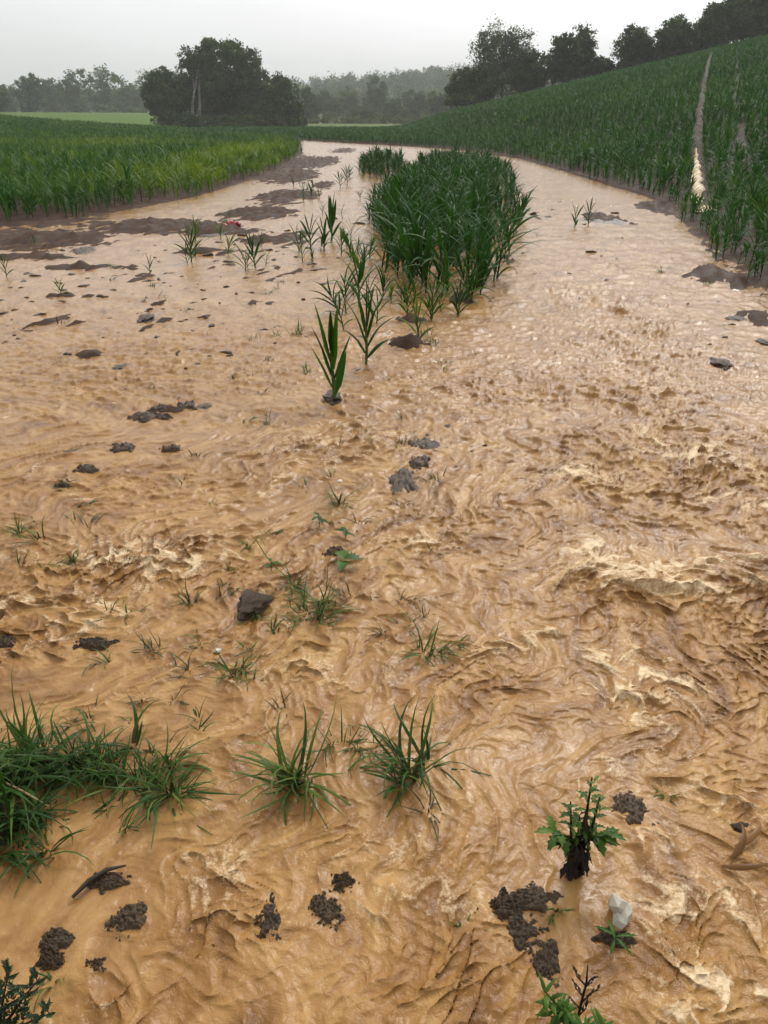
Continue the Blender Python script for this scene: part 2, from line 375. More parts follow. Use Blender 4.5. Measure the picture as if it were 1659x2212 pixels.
# foam lines: picture points, width px, height m, foam
FO = [([(1225, 1255), (1290, 1278), (1380, 1284), (1460, 1276), (1540, 1256), (1600, 1246), (1690, 1262)], 26, .030, 1.0),
      ([(1220, 1150), (1240, 1200), (1290, 1245)], 14, .012, .8), ([(1500, 1225), (1560, 1203), (1690, 1195)], 22, .018, .9),
      ([(1250, 1225), (1330, 1262), (1420, 1262), (1500, 1240)], 34, .006, .85),
      ([(1060, 1377), (1100, 1388), (1150, 1382), (1185, 1360)], 14, .016, .85), ([(1140, 1545), (1200, 1574), (1262, 1576)], 13, .015, .8),
      ([(1290, 1420), (1320, 1490), (1390, 1560), (1440, 1640), (1462, 1690)], 13, .012, .8), ([(1340, 1640), (1370, 1672), (1395, 1695)], 16, .006, .95),
      ([(1320, 1490), (1400, 1500), (1480, 1530), (1560, 1560)], 14, .008, .6), ([(1462, 1690), (1540, 1700), (1600, 1742), (1690, 1775)], 15, .016, .75),
      ([(445, 2020), (430, 1930), (455, 1840), (510, 1790), (550, 1830), (545, 1885), (480, 1930), (440, 1990), (470, 2060), (520, 2085)], 12, .010, .7),
      ([(455, 1990), (520, 1960), (560, 2000), (530, 2060)], 14, .014, .5), ([(790, 1940), (870, 1905), (950, 1878), (1015, 1905)], 14, .020, .5),
      ([(870, 1905), (925, 1990), (945, 2080), (955, 2180), (950, 2260)], 14, .016, .35), ([(950, 1990), (1060, 2070), (1130, 2150), (1160, 2260)], 16, .018, .35),
      ([(830, 2050), (800, 2130), (790, 2230)], 16, .014, .3), ([(1390, 1870), (1450, 1825), (1490, 1850), (1480, 1920)], 12, .014, .6),
      ([(1580, 1890), (1640, 1960), (1625, 2050), (1600, 2090)], 13, .016, .6), ([(1430, 1980), (1500, 1940), (1545, 1990), (1530, 2060)], 14, .014, .6),
      ([(1440, 2075), (1500, 2110), (1570, 2135), (1690, 2100)], 38, .012, .85), ([(1400, 2140), (1450, 2190), (1520, 2230)], 30, .015, .6),
      ([(-40, 1310), (100, 1235), (250, 1185), (400, 1150), (520, 1085), (640, 1015), (760, 905), (830, 862)], 15, .018, .55),
      ([(-40, 1340), (90, 1300), (170, 1255), (300, 1215)], 22, .026, .6), ([(150, 1330), (260, 1265), (420, 1200), (560, 1120)], 12, .012, .4),
      ([(1395, 925), (1450, 985), (1530, 1003)], 14, .010, .85), ([(1530, 1015), (1600, 1004), (1690, 1002)], 12, .012, .8), ([(1208, 985), (1225, 1022), (1285, 1038)], 10, .008, .8),
      ([(1460, 1090), (1530, 1080), (1640, 1105)], 16, .012, .7), ([(90, 2240), (250, 2150), (400, 2085), (470, 2050)], 20, .024, .25),
      ([(240, 2230), (400, 2160), (490, 2130)], 14, .016, .2), ([(400, 1800), (430, 1700), (500, 1590), (560, 1500), (640, 1440)], 18, .010, .45),
      ([(560, 1360), (660, 1345), (740, 1310), (850, 1270), (920, 1180)], 12, .012, .3), ([(600, 1440), (740, 1380), (850, 1330), (960, 1280)], 10, .010, .2),
      ([(1060, 1480), (1120, 1500), (1140, 1545)], 10, .012, .3), ([(850, 1170), (900, 1165), (925, 1140)], 12, .012, .7), ([(1210, 640), (1290, 650), (1370, 690), (1420, 720)], 20, .03, .35),
      ([(1250, 560), (1330, 580), (1400, 610)], 14, .03, .3), ([(1340, 740), (1420, 790), (1440, 850)], 16, .02, .6), ([(640, 1665), (720, 1690), (840, 1750), (900, 1820)], 14, .010, .3),
      ([(1330, 1820), (1410, 1780), (1450, 1720), (1500, 1690)], 16, .018, .35), ([(1550, 1800), (1600, 1840), (1690, 1850)], 20, .02, .4), ([(600, 1690), (560, 1730), (470, 1760), (430, 1790)], 12, .010, .4),
      ([(860, 2210), (900, 2130), (880, 2080)], 12, .012, .3), ([(1040, 2260), (1080, 2180), (1150, 2140)], 12, .012, .25)]
# rough water patches (chop amount), calm elsewhere
CHOP = [(1450, 1000, 330, 130, 1.0), (1500, 1300, 300, 160, .9), (1350, 700, 160, 120, .9), (1250, 480, 90, 90, .45), (1500, 1500, 260, 160, .85), (1600, 1750, 150, 200, 1.0),
        (1500, 2050, 260, 200, 1.0), (950, 2100, 260, 170, .9), (500, 1950, 160, 170, .9), (250, 1230, 420, 90, .85), (700, 960, 300, 70, .7), (50, 1380, 160, 60, 1.0), (150, 1850, 200, 60, .3),
        (1050, 850, 260, 90, .6), (650, 1400, 330, 100, .6), (1000, 1150, 300, 120, .5), (1050, 1500, 200, 120, .6), (550, 1620, 160, 110, .5), (350, 2160, 250, 80, .7), (300, 800, 300, 70, .42), (1150, 1750, 300, 130, .35),
        (900, 1850, 200, 80, .6), (1300, 850, 300, 70, .8), (1150, 400, 60, 40, .4), (750, 720, 260, 60, .35), (250, 1050, 300, 60, .45), (700, 2250, 300, 90, .8), (700, 1800, 220, 90, .5)]
CALM = [(1250, 1930, 110, 90, .9), (1400, 1190, 160, 35, .6), (150, 1930, 170, 70, .6), (1150, 1640, 150, 60, .5), (400, 950, 200, 40, .6), (200, 600, 320, 60, .8), (620, 1640, 60, 50, .4), (560, 640, 260, 50, .5), (1620, 700, 120, 50, .7)]
FZ = [(1450, 1240, 260, 60, 1.0), (1300, 1190, 110, 50, .8), (1380, 1480, 180, 110, .85), (1440, 1640, 110, 70, .8), (1560, 2140, 170, 70, .95), (490, 1900, 110, 170, .45), (300, 1210, 330, 70, .7), (1530, 985, 170, 40, .75), (1400, 820, 100, 80, .6),
      (1100, 1385, 90, 36, .7), (1200, 1565, 90, 26, .7), (1600, 1090, 130, 40, .7), (900, 1170, 60, 24, .7), (1600, 1720, 120, 60, .7), (780, 1830, 240, 70, .5), (640, 1450, 200, 60, .4), (100, 1330, 190, 70, .75), (1250, 1020, 80, 34, .7), (700, 960, 240, 60, .45),
      (1280, 620, 150, 60, .4), (1500, 1950, 200, 120, .6), (900, 1960, 200, 100, .5), (1000, 1720, 140, 60, .4), (60, 1700, 10, 10, 0)]
def curlwarp(x, y, f, amp, it, seed):
    e = .35/f
    for k in range(it):
        a = perlin(x*f, y*f, seed); ax = perlin((x+e)*f, y*f, seed); ay = perlin(x*f, (y+e)*f, seed)
        x, y = x+amp*(ay-a)/e/f, y-amp*(ax-a)/e/f
    return x, y
def water_h(x, y):
    dy_ = np.maximum(.0042, (np.maximum(y, 0)**2+2.25)/1160)
    lod = lambda f: 1/(1+(f*dy_*1.6)**4)
    chop_ = .36+.64*np.clip(blobs(x, y, CHOP), 0, 1); chop_ *= 1-np.clip(blobs(x, y, CALM), 0, 1)*.85
    farw = ss(8, 16, y); chop_ = chop_*(1-farw)+.5*farw
    SX, SY = 2.4, 7.4
    cx, cy_ = curlwarp(x, y, 1.5, .020, 2, 301); cx, cy_ = curlwarp(cx, cy_, 4.2, .0085, 3, 311)
    fx_, fy_ = curlwarp(cx, cy_, 11., .0052, 3, 321)
    dx, dy = cx-SX, cy_-SY; r = np.sqrt(dx*dx+dy*dy)+1e-6; th = np.arctan2(dx, -dy)*3.8; wb = ss(4.0, 6.5, y)
    S = r*(1-wb)+(-cy_*.94+cx*.3)*wb; T = th*(1-wb)+(cx*.94+cy_*.3)*wb
    h = (.008+.012*ss(1.1, 2.4, y))*fbm(cx*1.6, cy_*1.3, 71, 2)*chop_
    n0 = fbm(x*3, y*3, 233, 3)
    nr = .42+.58*ss(1.1, 2.4, y)
    # long shear lines along the current, sharp crested
    a1 = ridged(S*1.3, T*4.0, 81, 2, .5)**1.6
    h += .020*(a1-.3)*chop_*lod(3)*nr
    # packets of short steep waves, crests mostly across the current
    rw__ = np.random.RandomState(77); fl = np.arctan2(cy_-SY, cx-SX); fl = fl*(1-wb)+(-1.75)*wb
    hw = np.zeros(x.shape); nw = 40
    for k in range(nw):
        lam = .018*(10.**(k/(nw-1.))); lw = lod(1.6/lam)
        q = rw__.uniform(-1.25, 1.25); d0 = -2.15+q; kx, ky = math.cos(d0)*2*math.pi/lam, math.sin(d0)*2*math.pi/lam
        wpx, wpy = (fx_, fy_) if lam < .2 else (cx, cy_)
        env = np.clip(perlin(x/(lam*4.5)+k*3.1, y/(lam*4.5)-k*5.3, 240+k)*1.9+.15, 0, 1.2)
        ph = kx*wpx+ky*wpy+k*1.7+1.6*perlin(x/(lam*2.2), y/(lam*2.2), 280+k)
        hw += lam*(.095-.045*min(1, lam/.2)*(1-ss(2.0, 3.6, y)))*env*(np.exp(2.3*(np.sin(ph)-1))-.25)*lw
    h += hw*(.03+.40*chop_**1.4)
    # thin wandering crest lines, steep and narrow, on a smooth sheet
    cr = np.clip(ridged(S*1.05+.5*n0, T*7.5+1.2*n0, 117, 1), 0, 1)**8; h += .017*nr*cr*(.25+.9*chop_)*lod(12)*ss(-.35, .35, perlin(cx*2.1, cy_*2.1, 262))
    cq = np.clip(ridged(S*2.0+.8*n0, T*17+1.6*n0, 119, 1), 0, 1)**7; h += .0085*cq*(.25+chop_)*lod(16)*ss(-.3, .4, perlin(cx*3.1, cy_*3.1, 263))
    cz = np.clip(ridged(fx_*3.2, fy_*5.5, 118, 1), 0, 1)**9; h += .012*nr*cz*chop_**1.2*lod(10)
    c2 = ridged(fx_*14, fy_*20, 120, 2, .6)**4; h += .0055*c2*(chop_**1.3+.05)*lod(20)
    l1 = fbm(cx*6.5, cy_*7.5, 91, 2, .5); h += .010*l1*chop_*nr*lod(6)
    l2 = ridged(fx_*9, fy_*14, 95, 3, .5)**1.7; h += .0095*(l2-.3)*chop_**1.4*lod(13)
    ld = ridged(cx*4.2+.5*n0, cy_*12+.5*n0, 97, 2, .5)**2.2; h += .013*(ld-.2)*(.15+chop_)*ss(1.4, 3.0, y)*lod(9)
    le = ridged(cx*3.2+.3*n0, cy_*6.5+.3*n0, 98, 3, .65)**2.2; h += .030*(le-.2)*(.15+chop_)*ss(4.0, 8.0, y)*lod(4)
    l3 = fbm(fx_*24, fy_*30, 101, 3, .55); h += .0055*l3*(chop_**1.2+.05)*lod(24)
    l7 = fbm(fx_*62, fy_*70, 115, 2, .6); h += .0022*l7*(chop_**1.1*.9+.05)*lod(55)
    st = ridged(S*2.6, T*15+.5*n0, 121, 3)**1.5; h += .0085*(st-.35)*lod(14)
    s2 = fbm(S*7, T*44, 125, 3); h += (.0020+.0014*(1-ss(1.2, 2.6, y)))*s2*lod(30)
    l5 = ridged(cx*1.7, cy_*3.0, 131, 3, .55)**1.4; h += .024*(l5-.3)*ss(3.2, 7, y)*(.25+chop_)*lod(2.5)
    l6 = ridged(cx*4.2, cy_*6.5, 135, 2, .55)**1.4; h += .014*(l6-.3)*ss(2.2, 5, y)*(.25+chop_)*lod(6)
    foam_ = np.zeros(x.shape); n1 = fbm(fx_*9, fy_*9, 141, 3); n2 = fbm(fx_*30, fy_*30, 151, 3); n3 = fbm(cx*3.5, cy_*3.5, 155, 2)
    zf = np.clip(blobs(x, y, FZ), 0, 1); lc = ss(.35, .85, ridged(fx_*16, fy_*16, 167, 3, .6))
    for pts, wpx, hh_, fo in FO:
        P = poly_world(pts); pm = np.mean([mpp(*p) for p in pts]); w_ = wpx*pm*1.35
        bx = (x > P[:, 0].min()-6*w_) & (x < P[:, 0].max()+6*w_) & (y > P[:, 1].min()-6*w_) & (y < P[:, 1].max()+6*w_)
        if not bx.any(): continue
        xb = x[bx]+(cx[bx]-x[bx])*.6+(fx_[bx]-cx[bx])*1.0; yb = y[bx]+(cy_[bx]-y[bx])*.6+(fy_[bx]-cy_[bx])*1.0
        d = seg_dist(xb, yb, P)*(1+.9*n1[bx]); lump = np.clip(.55+1.1*n1[bx]+.8*n3[bx]+.15*n2[bx], .05, 1.9)
        h[bx] += hh_*(.5 if P[:, 1].mean() < 1.35 else 1.0)*np.exp(-(d/w_)**2)*lump*1.2
        foam_[bx] = np.maximum(foam_[bx], (.55 if P[:, 1].mean() < 1.35 and P[:, 0].mean() < 0 else .85)*fo*np.exp(-(d/(w_*1.1))**2)*np.clip(.55+1.2*n1[bx]+.9*n3[bx], .1, 1.2)*(.8+.5*lc[bx]))
    lace = np.maximum(ss(.44, .80, ridged(fx_*5, fy_*5.5, 161, 3, .6)), ss(.55, .9, ridged(fx_*12, fy_*12, 165, 2, .6))*.8)
    strg = ss(.62, .92, ridged(S*1.6+.8*n0, T*10+1.5*n0, 163, 2, .6))*ss(-.3, .4, n1+n3); foam_ = np.maximum(foam_, strg*(.15+.85*zf)*chop_*.9)
    foam_ = np.maximum(foam_, lace*zf*1.15*ss(-.7, .1, n3+n1*.5))
    # thin crests everywhere carry a little froth
    foam_ = np.maximum(foam_, (cr*.5+cq*.45)*(.2+chop_)*ss(-.3, .5, n1+n3))
    hn = hw*(.3+.7*chop_); foam_ = np.maximum(foam_, ss(.006, .024, hn)*ss(-.35, .5, n1+n3)*(.30+.65*zf)*chop_)
    h *= .74+.26*ss(1.0, 2.3, y)
    h += foam_*(.004+.007*np.abs(fbm(fx_*48, fy_*48, 191, 2))*lod(45))
    silt = np.clip(.5+.32*fbm(S*2.2, T*8, 181, 4)+.3*fbm(fx_*3, fy_*3, 185, 4)+.42*fbm(S*4, T*26, 187, 4)*lod(14)+.18*l3*lod(22)+.3*s2, 0, 1)  # random silt tone, plus ripple terms: small crests lighter, troughs darker
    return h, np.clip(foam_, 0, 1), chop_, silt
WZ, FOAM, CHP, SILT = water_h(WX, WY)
# sharpen the crests: pull vertices sideways towards them
gy = np.gradient(WZ, axis=0)/np.maximum(np.gradient(WY, axis=0), 1e-6)
gx = np.gradient(WZ, axis=1)/np.gradient(WX, axis=1)
k = .006*CHP
ox = np.clip(gx, -1.2, 1.2)*k; oy = np.clip(gy, -1.2, 1.2)*k
WXd, WYd = WX+ox, WY+oy-np.clip(WZ+.004, 0, .05)*.45
sdw = np.where(inside(WX, WY, POLY), -1, 1)*seg_dist(WX, WY, POLY, True)
Fq = grid_faces(*WX.shape); keep = (sdw.ravel()[Fq] < .6).all(1); Fq = Fq[keep]
used = np.zeros(WX.size, bool); used[Fq.ravel()] = True; remap = np.cumsum(used)-1
VV = np.stack([WXd, WYd, WZ], -1).reshape(-1, 3)[used]
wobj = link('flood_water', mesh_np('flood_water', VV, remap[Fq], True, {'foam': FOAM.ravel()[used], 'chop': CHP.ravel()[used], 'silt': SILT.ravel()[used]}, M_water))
tag(wobj, 'brown silty flood water rushing across the field', kind='structure')

# water running down the wheel track on the hillside
def at_ground(px, py, up=0.0):
    r = np.array(ray(px, py)); r = r/r[1]; Y = np.geomspace(5, 110, 500)
    zz = ground_h(r[0]*Y, Y)[0]+up; below = (CAMH+r[2]*Y) < zz
    k = int(np.argmax(below)) if below.any() else -1
    return (r[0]*Y[k], Y[k])
TR = [[at_ground(*q) for q in ((1510, 455), (1506, 400), (1503, 335), (1508, 262), (1520, 185), (1536, 118))],
      [at_ground(*q) for q in ((1620, 420), (1600, 330), (1588, 235), (1588, 170), (1592, 112))]]
TR = [sorted(q, key=lambda v: v[1]) for q in TR]
print('tracks', TR)
def track_x(i, y):
    P = np.array(TR[i]); return np.interp(y, P[:, 1], P[:, 0])
yy = np.linspace(TR[0][0][1]-.5, TR[0][2][1]+1, 240); V = []
rw = .13+.06*perlin(yy*1.7, yy*0, 5)
rw = np.maximum(rw*(1-ss(.6, 1, np.linspace(0, 1, 240))*.8), .02)
tx = track_x(0, yy)+.05*perlin(yy*.9, yy*0+4, 6)
for q in np.linspace(-1, 1, 7):
    xx = tx+rw*q
    z_ = ground_h(tx, yy)[0]+.045+.05*perlin(xx*5, yy*2.2, 9)-.05*abs(q)**3
    V.append(np.stack([xx, yy, z_], -1))
V = np.stack(V, 1).reshape(-1, 3)
o = link('runoff_water', mesh_np('runoff_water', V, grid_faces(len(yy), 7), True, {'foam': np.full(len(V), .75), 'chop': np.full(len(V), .3), 'silt': np.full(len(V), .9)}, M_water))  # high foam value whitens the strip, painting in the reflected sky
tag(o, 'pale strip of water running down the wheel track in the maize', kind='structure')

# ------------------------------------------------------------------ maize
def maize_template(seed, lod, h=.62):
    rnd = random.Random(seed); stalk_h = h*rnd.uniform(.5, .6); nl = {0: 9, 1: 8, 2: 7}[lod]; segs = {0: 7, 1: 4, 2: 3}[lod]
    stalk = tube([(0, 0, -.06), (rnd.uniform(-.01, .01), 0, stalk_h*.5), (0, rnd.uniform(-.015, .015), stalk_h)], [.010, .009, .006], 6 if lod == 0 else 3)
    leaves = []; az0 = rnd.uniform(0, 6.28)
    for i in range(nl):
        f = i/(nl-1); z0 = stalk_h*(.12+.88*f)
        az = az0+(i % 2)*math.pi+rnd.uniform(-.45, .45)
        ln = h*(.42+.42*math.sin(math.pi*min(1, f*.85+.15)))*rnd.uniform(.85, 1.15)
        el0 = 52+32*f+rnd.uniform(-6, 6); el1 = el0-(95-50*f)*rnd.uniform(.7, 1.25)
        w = h*(.041+.018*math.sin(math.pi*f))*rnd.uniform(.85, 1.2)*(1, 1.25, 1.5)[lod]
        leaves.append(blade(rnd, (0, 0, z0), az, ln, w, el0, el1, segs, .45 if lod == 0 else 0, rnd.uniform(-.5, .5)))
    sv, sf = stalk
    return (sv, sf, {'t': np.zeros(len(sv))}), leaves
def merged_template(seed, lod):
    s, lv = maize_template(seed, lod); return cat_parts([s]+lv)
TPL = {lod: [merged_template(100*lod+k, lod) for k in range(7)] for lod in (0, 1, 2)}
def merge_plants(name, lod, X, Y, Z, rot, scl, tint, mat, lean=None):
    Vs, Fs, Ti, n = [], [], [], 0
    pick = np.random.RandomState(len(X)+lod).randint(0, 7, len(X))
    for k in range(7):
        i = np.where(pick == k)[0]
        if not len(i): continue
        V, F, A = TPL[lod][k]; c, s_ = np.cos(rot[i])[:, None], np.sin(rot[i])[:, None]; sc = scl[i][:, None]
        x_ = (V[:, 0]*c-V[:, 1]*s_)*sc; y_ = (V[:, 0]*s_+V[:, 1]*c)*sc; z_ = V[:, 2]*sc
        ln = (lean[i][:, None] if lean is not None else 0); x_ = x_+z_*ln
        Vs.append(np.stack([x_+X[i][:, None], y_+Y[i][:, None], z_+Z[i][:, None]], -1).reshape(-1, 3))
        Fs.append((F[None]+(np.arange(len(i))*len(V))[:, None, None]).reshape(-1, 4)+n); n += len(i)*len(V)
        Ti.append(np.repeat(tint[i], len(V)))
    return np.concatenate(Vs), np.concatenate(Fs), np.concatenate(Ti)
rs = np.random.RandomState(3)
# rows run with the wheel tracks
rowdir = np.array((.352, .936)); rowdir /= np.linalg.norm(rowdir); perp = np.array((rowdir[1], -rowdir[0]))
a_ = np.arange(-20, 120, .16); b_ = np.arange(-90, 80, .31)
A_, B_ = np.meshgrid(a_, b_)
A_ = A_+rs.uniform(-.06, .06, A_.shape); B_ = B_+rs.normal(0, .11, B_.shape)
PX = (A_*rowdir[0]+B_*perp[0]).ravel(); PY = (A_*rowdir[1]+B_*perp[1]).ravel()
ok = (PY > 4) & (PY < 100) & (np.abs(PX) < 3.5+.66*PY)
PX, PY = PX[ok], PY[ok]
_, psd, pleft = ground_h(PX, PY)
edge = np.where(pleft, .15, .0)+.2*perlin(PX*1.1, PY*1.1, 201)
field = psd > edge
ISL = poly_world([(795, 560), (815, 610), (850, 645), (900, 640), (960, 655), (1010, 645), (1060, 615), (1090, 575), (1098, 500), (1108, 440), (1110, 400), (1092, 372), (1060, 354), (1000, 347), (940, 350), (900, 362), (862, 395), (825, 425), (805, 470)])
ISL2 = poly_world([(782, 384), (830, 386), (872, 378), (872, 352), (800, 347), (780, 356)])
isd = np.minimum(seg_dist(PX, PY, ISL, True)*np.where(inside(PX, PY, ISL), -1, 1), seg_dist(PX, PY, ISL2, True)*np.where(inside(PX, PY, ISL2), -1, 1))
isl = (isd < .03+.22*perlin(PX*2, PY*2, 205)) & ~field
t0_ = np.abs(PX-track_x(0, PY)) < .15; t1_ = (np.abs(PX-track_x(1, PY)) < .12) & (perlin(PY*.35, PY*0, 8) > -.1)
field &= ~((t0_ | t1_) & ~pleft & (PY > 12))
thin = rs.rand(len(PX)); field &= thin > .05
isl &= thin > .24
# the left field ends in front of the pale meadow, the right one at the crest
field &= ~(pleft & (PY > 93-0.25*np.maximum(0, PX+45)))
field &= (PY < 99)
grp = np.where(isl, 2, np.where(field & pleft, 0, np.where(field, 1, -1)))
s_ = grp >= 0; PX, PY, grp, psd, isd = PX[s_], PY[s_], grp[s_], psd[s_], isd[s_]
PZ = ground_h(PX, PY)[0]; PZ = np.where(grp == 2, -.03, PZ)
n = len(PX); rot = rs.rand(n)*6.28
scl = 1.0+.2*perlin(PX*.45, PY*.45, 211)+rs.normal(0, .13, n)
scl *= np.where(grp == 0, .74, np.where(grp == 1, .72, 1.10-.24*ss(10, 19, PY)))
scl *= np.where(grp == 2, rs.uniform(.72, 1.16, n), 1)
scl *= np.where(grp < 2, .72+.28*ss(0, .8, psd), .78+.22*ss(0, .45, -isd))
yel = blobs(PX, PY, [(520, 350, 90, 26, 1.0), (420, 400, 140, 20, .8), (600, 375, 60, 30, .9), (250, 330, 180, 14, .5), (1480, 330, 150, 40, .25), (1250, 350, 120, 20, .2), (1600, 470, 120, 60, .25)])
tint = np.clip(.26+.34*fbm(PX*.25, PY*.25, 221, 3)+rs.normal(0, .13, n)+np.where(grp == 0, .16+.62*yel, .34*yel)-np.where(grp == 2, .02, 0), .02, 1)
dist = np.hypot(PX, PY); print('plants', n, [(grp == k).sum() for k in range(3)])
order = np.argsort(dist/np.maximum(scl, .3)+np.where(np.abs(PX) > .52*PY+.3, 1000, 0)); near = np.zeros(n, bool); near[order[:225]] = True
NEAR = np.where(near)[0]
FIELDS = ((0, 'maize_crop', 'young green maize filling the gently rising field on the left, yellower near the stream'),
          (1, 'maize_crop', 'dark green young maize covering the sloping hillside on the right'),
          (2, 'maize_crop', 'inner plants of the dense maize clump standing as an island in the flood'))
for gk, nm, lab in FIELDS:
    P_ = []
    for lod, lo, hi in ((0, 0, 17), (1, 17, 48), (2, 48, 999)):
        i = np.where((grp == gk) & ~near & (dist >= lo) & (dist < hi))[0]
        if len(i):
            V, F, T_ = merge_plants(nm, lod, PX[i], PY[i], PZ[i], rot[i], scl[i], tint[i], M_corn, rs.normal(0, .08, len(i)))
            P_.append((V, F, {'tint': T_}))
    V, F, A = cat_parts(P_)
    tag(link(nm, mesh_np(nm, V, F, True, A, M_corn)), lab, kind='stuff')
# the plants that show largest are individuals sharing seven meshes
protos = []
for k in range(7):
    V, F, A = TPL[0][k]
    for q, tv in enumerate((.18, .34, .55)):
        protos.append(mesh_np('maize_plant', V, F, True, {'t': A['t'], 'tint': np.full(len(V), tv)}, M_corn))
GL = {0: ('young maize plant in the front edge of the left field', 'maize plants along the edge of the left field'),
      1: ('young maize plant in the front edge of the hillside field', 'maize plants along the edge of the right field'),
      2: ('tall maize plant in the dense clump standing in the flood', 'maize plants of the clump in the flood')}
for j in NEAR:
    tq = 0 if tint[j] < .26 else (1 if tint[j] < .5 else 2)
    o = link('maize_plant', protos[(j*5 % 7)*3+tq], None, (PX[j], PY[j], PZ[j]), (rs.normal(0, .12), rs.normal(0, .12), rot[j]), (scl[j]*rs.uniform(.85, 1.1), scl[j]*rs.uniform(.85, 1.1), scl[j]*rs.uniform(.85, 1.12)))
    tag(o, GL[grp[j]][0], 'maize plant', GL[grp[j]][1])

# single maize plants with stalk and leaves of their own
def single_maize(px, py, hpx, label, seed, lean=(0, 0), n=6, wide=1.0, upright=0.0, tintv=.35, z=-.02):
    rnd = random.Random(seed); x, y = at(px, py); h = hpx*mpp(px, py)*1.04
    e_ = bpy.data.objects.new('maize_plant', None); C.objects.link(e_); e_.location = (x, y, z); e_.rotation_euler = (lean[0], lean[1], 0)
    tag(e_, label, 'maize plant', 'single maize plants standing in the flood')
    sh = h*.52; sv, sf = tube([(0, 0, -.05), (.004, 0, sh*.4), (-.003, .004, sh*.8), (0, 0, sh)], [h*.017, h*.017, h*.014, h*.008], 7)
    link('stalk', mesh_np('stalk', sv, sf, True, {'tint': np.full(len(sv), .5), 't': np.zeros(len(sv))}, M_stalk), e_)
    az0 = rnd.uniform(-.5, .5)
    for i in range(n):
        f = i/(n-1); az = az0+(i % 2)*math.pi+rnd.uniform(-.5, .5)
        el0 = 58+27*f+rnd.uniform(-5, 5)+8*upright; el1 = el0-(100-75*f)*rnd.uniform(.7, 1.1)*(1-.75*upright)
        ln = h*(.40+.16*math.sin(math.pi*f))*rnd.uniform(.85, 1.1)
        v, fc, a = blade(rnd, (0, 0, sh*(.2+.8*f)), az, ln, h*.075*wide*rnd.uniform(.8, 1.15), el0, min(el1, 88), 8, .5, rnd.uniform(-.7, .7))
        a['tint'] = np.full(len(v), np.clip(tintv+rnd.uniform(-.14, .14), 0, 1))
        link('leaf', mesh_np('leaf', v, fc, True, a, M_corn), e_)
    return e_
SM = [(722, 868, 225, 'tall upright maize plant nearest the camera, its roots in a washed-out clod', (0, -.03), 8, 1.25, 1.0, .40),
      (790, 788, 185, 'slender maize plant just behind and right of the nearest one', (0, .03), 8, 1.1, .55, .3),
      (742, 712, 90, 'small maize plant leaning left behind the nearest tall one', (.05, -.16), 5, 1.1, .3, .3),
      (775, 660, 130, 'maize plant at the left front corner of the dense clump', (0, 0), 7, 1.1, .3, .25),
      (812, 700, 90, 'short leafy maize plant between the slender plant and the clump', (0, .1), 6, 1.0, .2, .35),
      (905, 742, 130, 'pale green maize plant growing from the mud in front of the clump', (0, -.10), 7, 1.1, .4, .7),
      (878, 690, 110, 'maize plant standing forward of the middle of the clump', (0, .03), 7, 1, .3, .32),
      (932, 690, 120, 'maize plant in front of the clump, its bare stalk in the water', (0, .02), 7, 1, .35, .3),
      (990, 684, 100, 'maize plant at the right front of the clump with a bare lower stalk', (0, .0), 7, 1, .3, .28),
      (646, 545, 70, 'leftmost thin plant of the open row left of the clump', (0, -.1), 5, .9, .4, .4),
      (670, 540, 85, 'second maize plant of the open row left of the clump', (0, .02), 7, 1.2, .3, .25),
      (700, 538, 75, 'bushy low maize plant in the middle of the open row', (0, 0), 6, 1.1, .2, .3),
      (716, 520, 105, 'tallest maize plant of the open row left of the clump', (0, .03), 6, 1.1, .8, .25),
      (736, 552, 70, 'light green spindly maize plant at the right end of the open row', (0, .1), 5, .9, .3, .6),
      (656, 436, 50, 'small maize plant far up the stream left of the clump', (0, 0), 6, 1, .3, .3),
      (750, 398, 46, 'bushy maize plant beside the small far clump', (0, 0), 8, 1.4, .1, .3),
      (735, 405, 38, 'small maize plant at the far left of the small far clump', (0, -.1), 6, 1.3, .1, .3),
      (1113, 500, 85, 'maize plant leaning right at the right side of the clump', (0, .22), 7, 1.1, .5, .3),
      (1241, 492, 62, 'left one of two lone maize plants on the mud bar in the right channel', (0, 0), 5, 1, .2, .35),
      (1270, 488, 64, 'right one of two lone maize plants on the mud bar in the right channel', (0, 0), 7, 1.1, .2, .25),
      (413, 566, 85, 'dark maize plant standing alone left of the red scrap', (0, .04), 8, 1.2, .3, .22),
      (552, 580, 90, 'dark maize plant below and right of the red scrap', (0, -.12), 7, 1.2, .6, .2),
      (533, 578, 45, 'tiny maize plant beside the dark plant near the red scrap', (0, .1), 5, 1, .5, .35),
      (572, 572, 40, 'low maize seedling right of the dark plant near the red scrap', (0, .3), 5, 1, .2, .4),
      (322, 592, 52, 'pale maize seedling left of the dark lone plant', (0, .15), 5, 1.1, .2, .6),
      (133, 640, 50, 'pale green maize seedling alone in calm water at the left', (0, -.05), 6, 1.3, 0, .62),
      (14, 598, 62, 'maize plant cut by the left edge of the photo', (0, 0), 6, 1.1, .4, .3),
      (75, 532, 34, 'small yellowish maize plant on the mud bank at the left', (0, 0), 6, 1.1, 0, .55)]
for i, (px, py, hp, lab, ln, nl, wd, up, tv) in enumerate(SM): single_maize(px, py, hp, lab, 500+i, ln, nl, wd, up, tv)

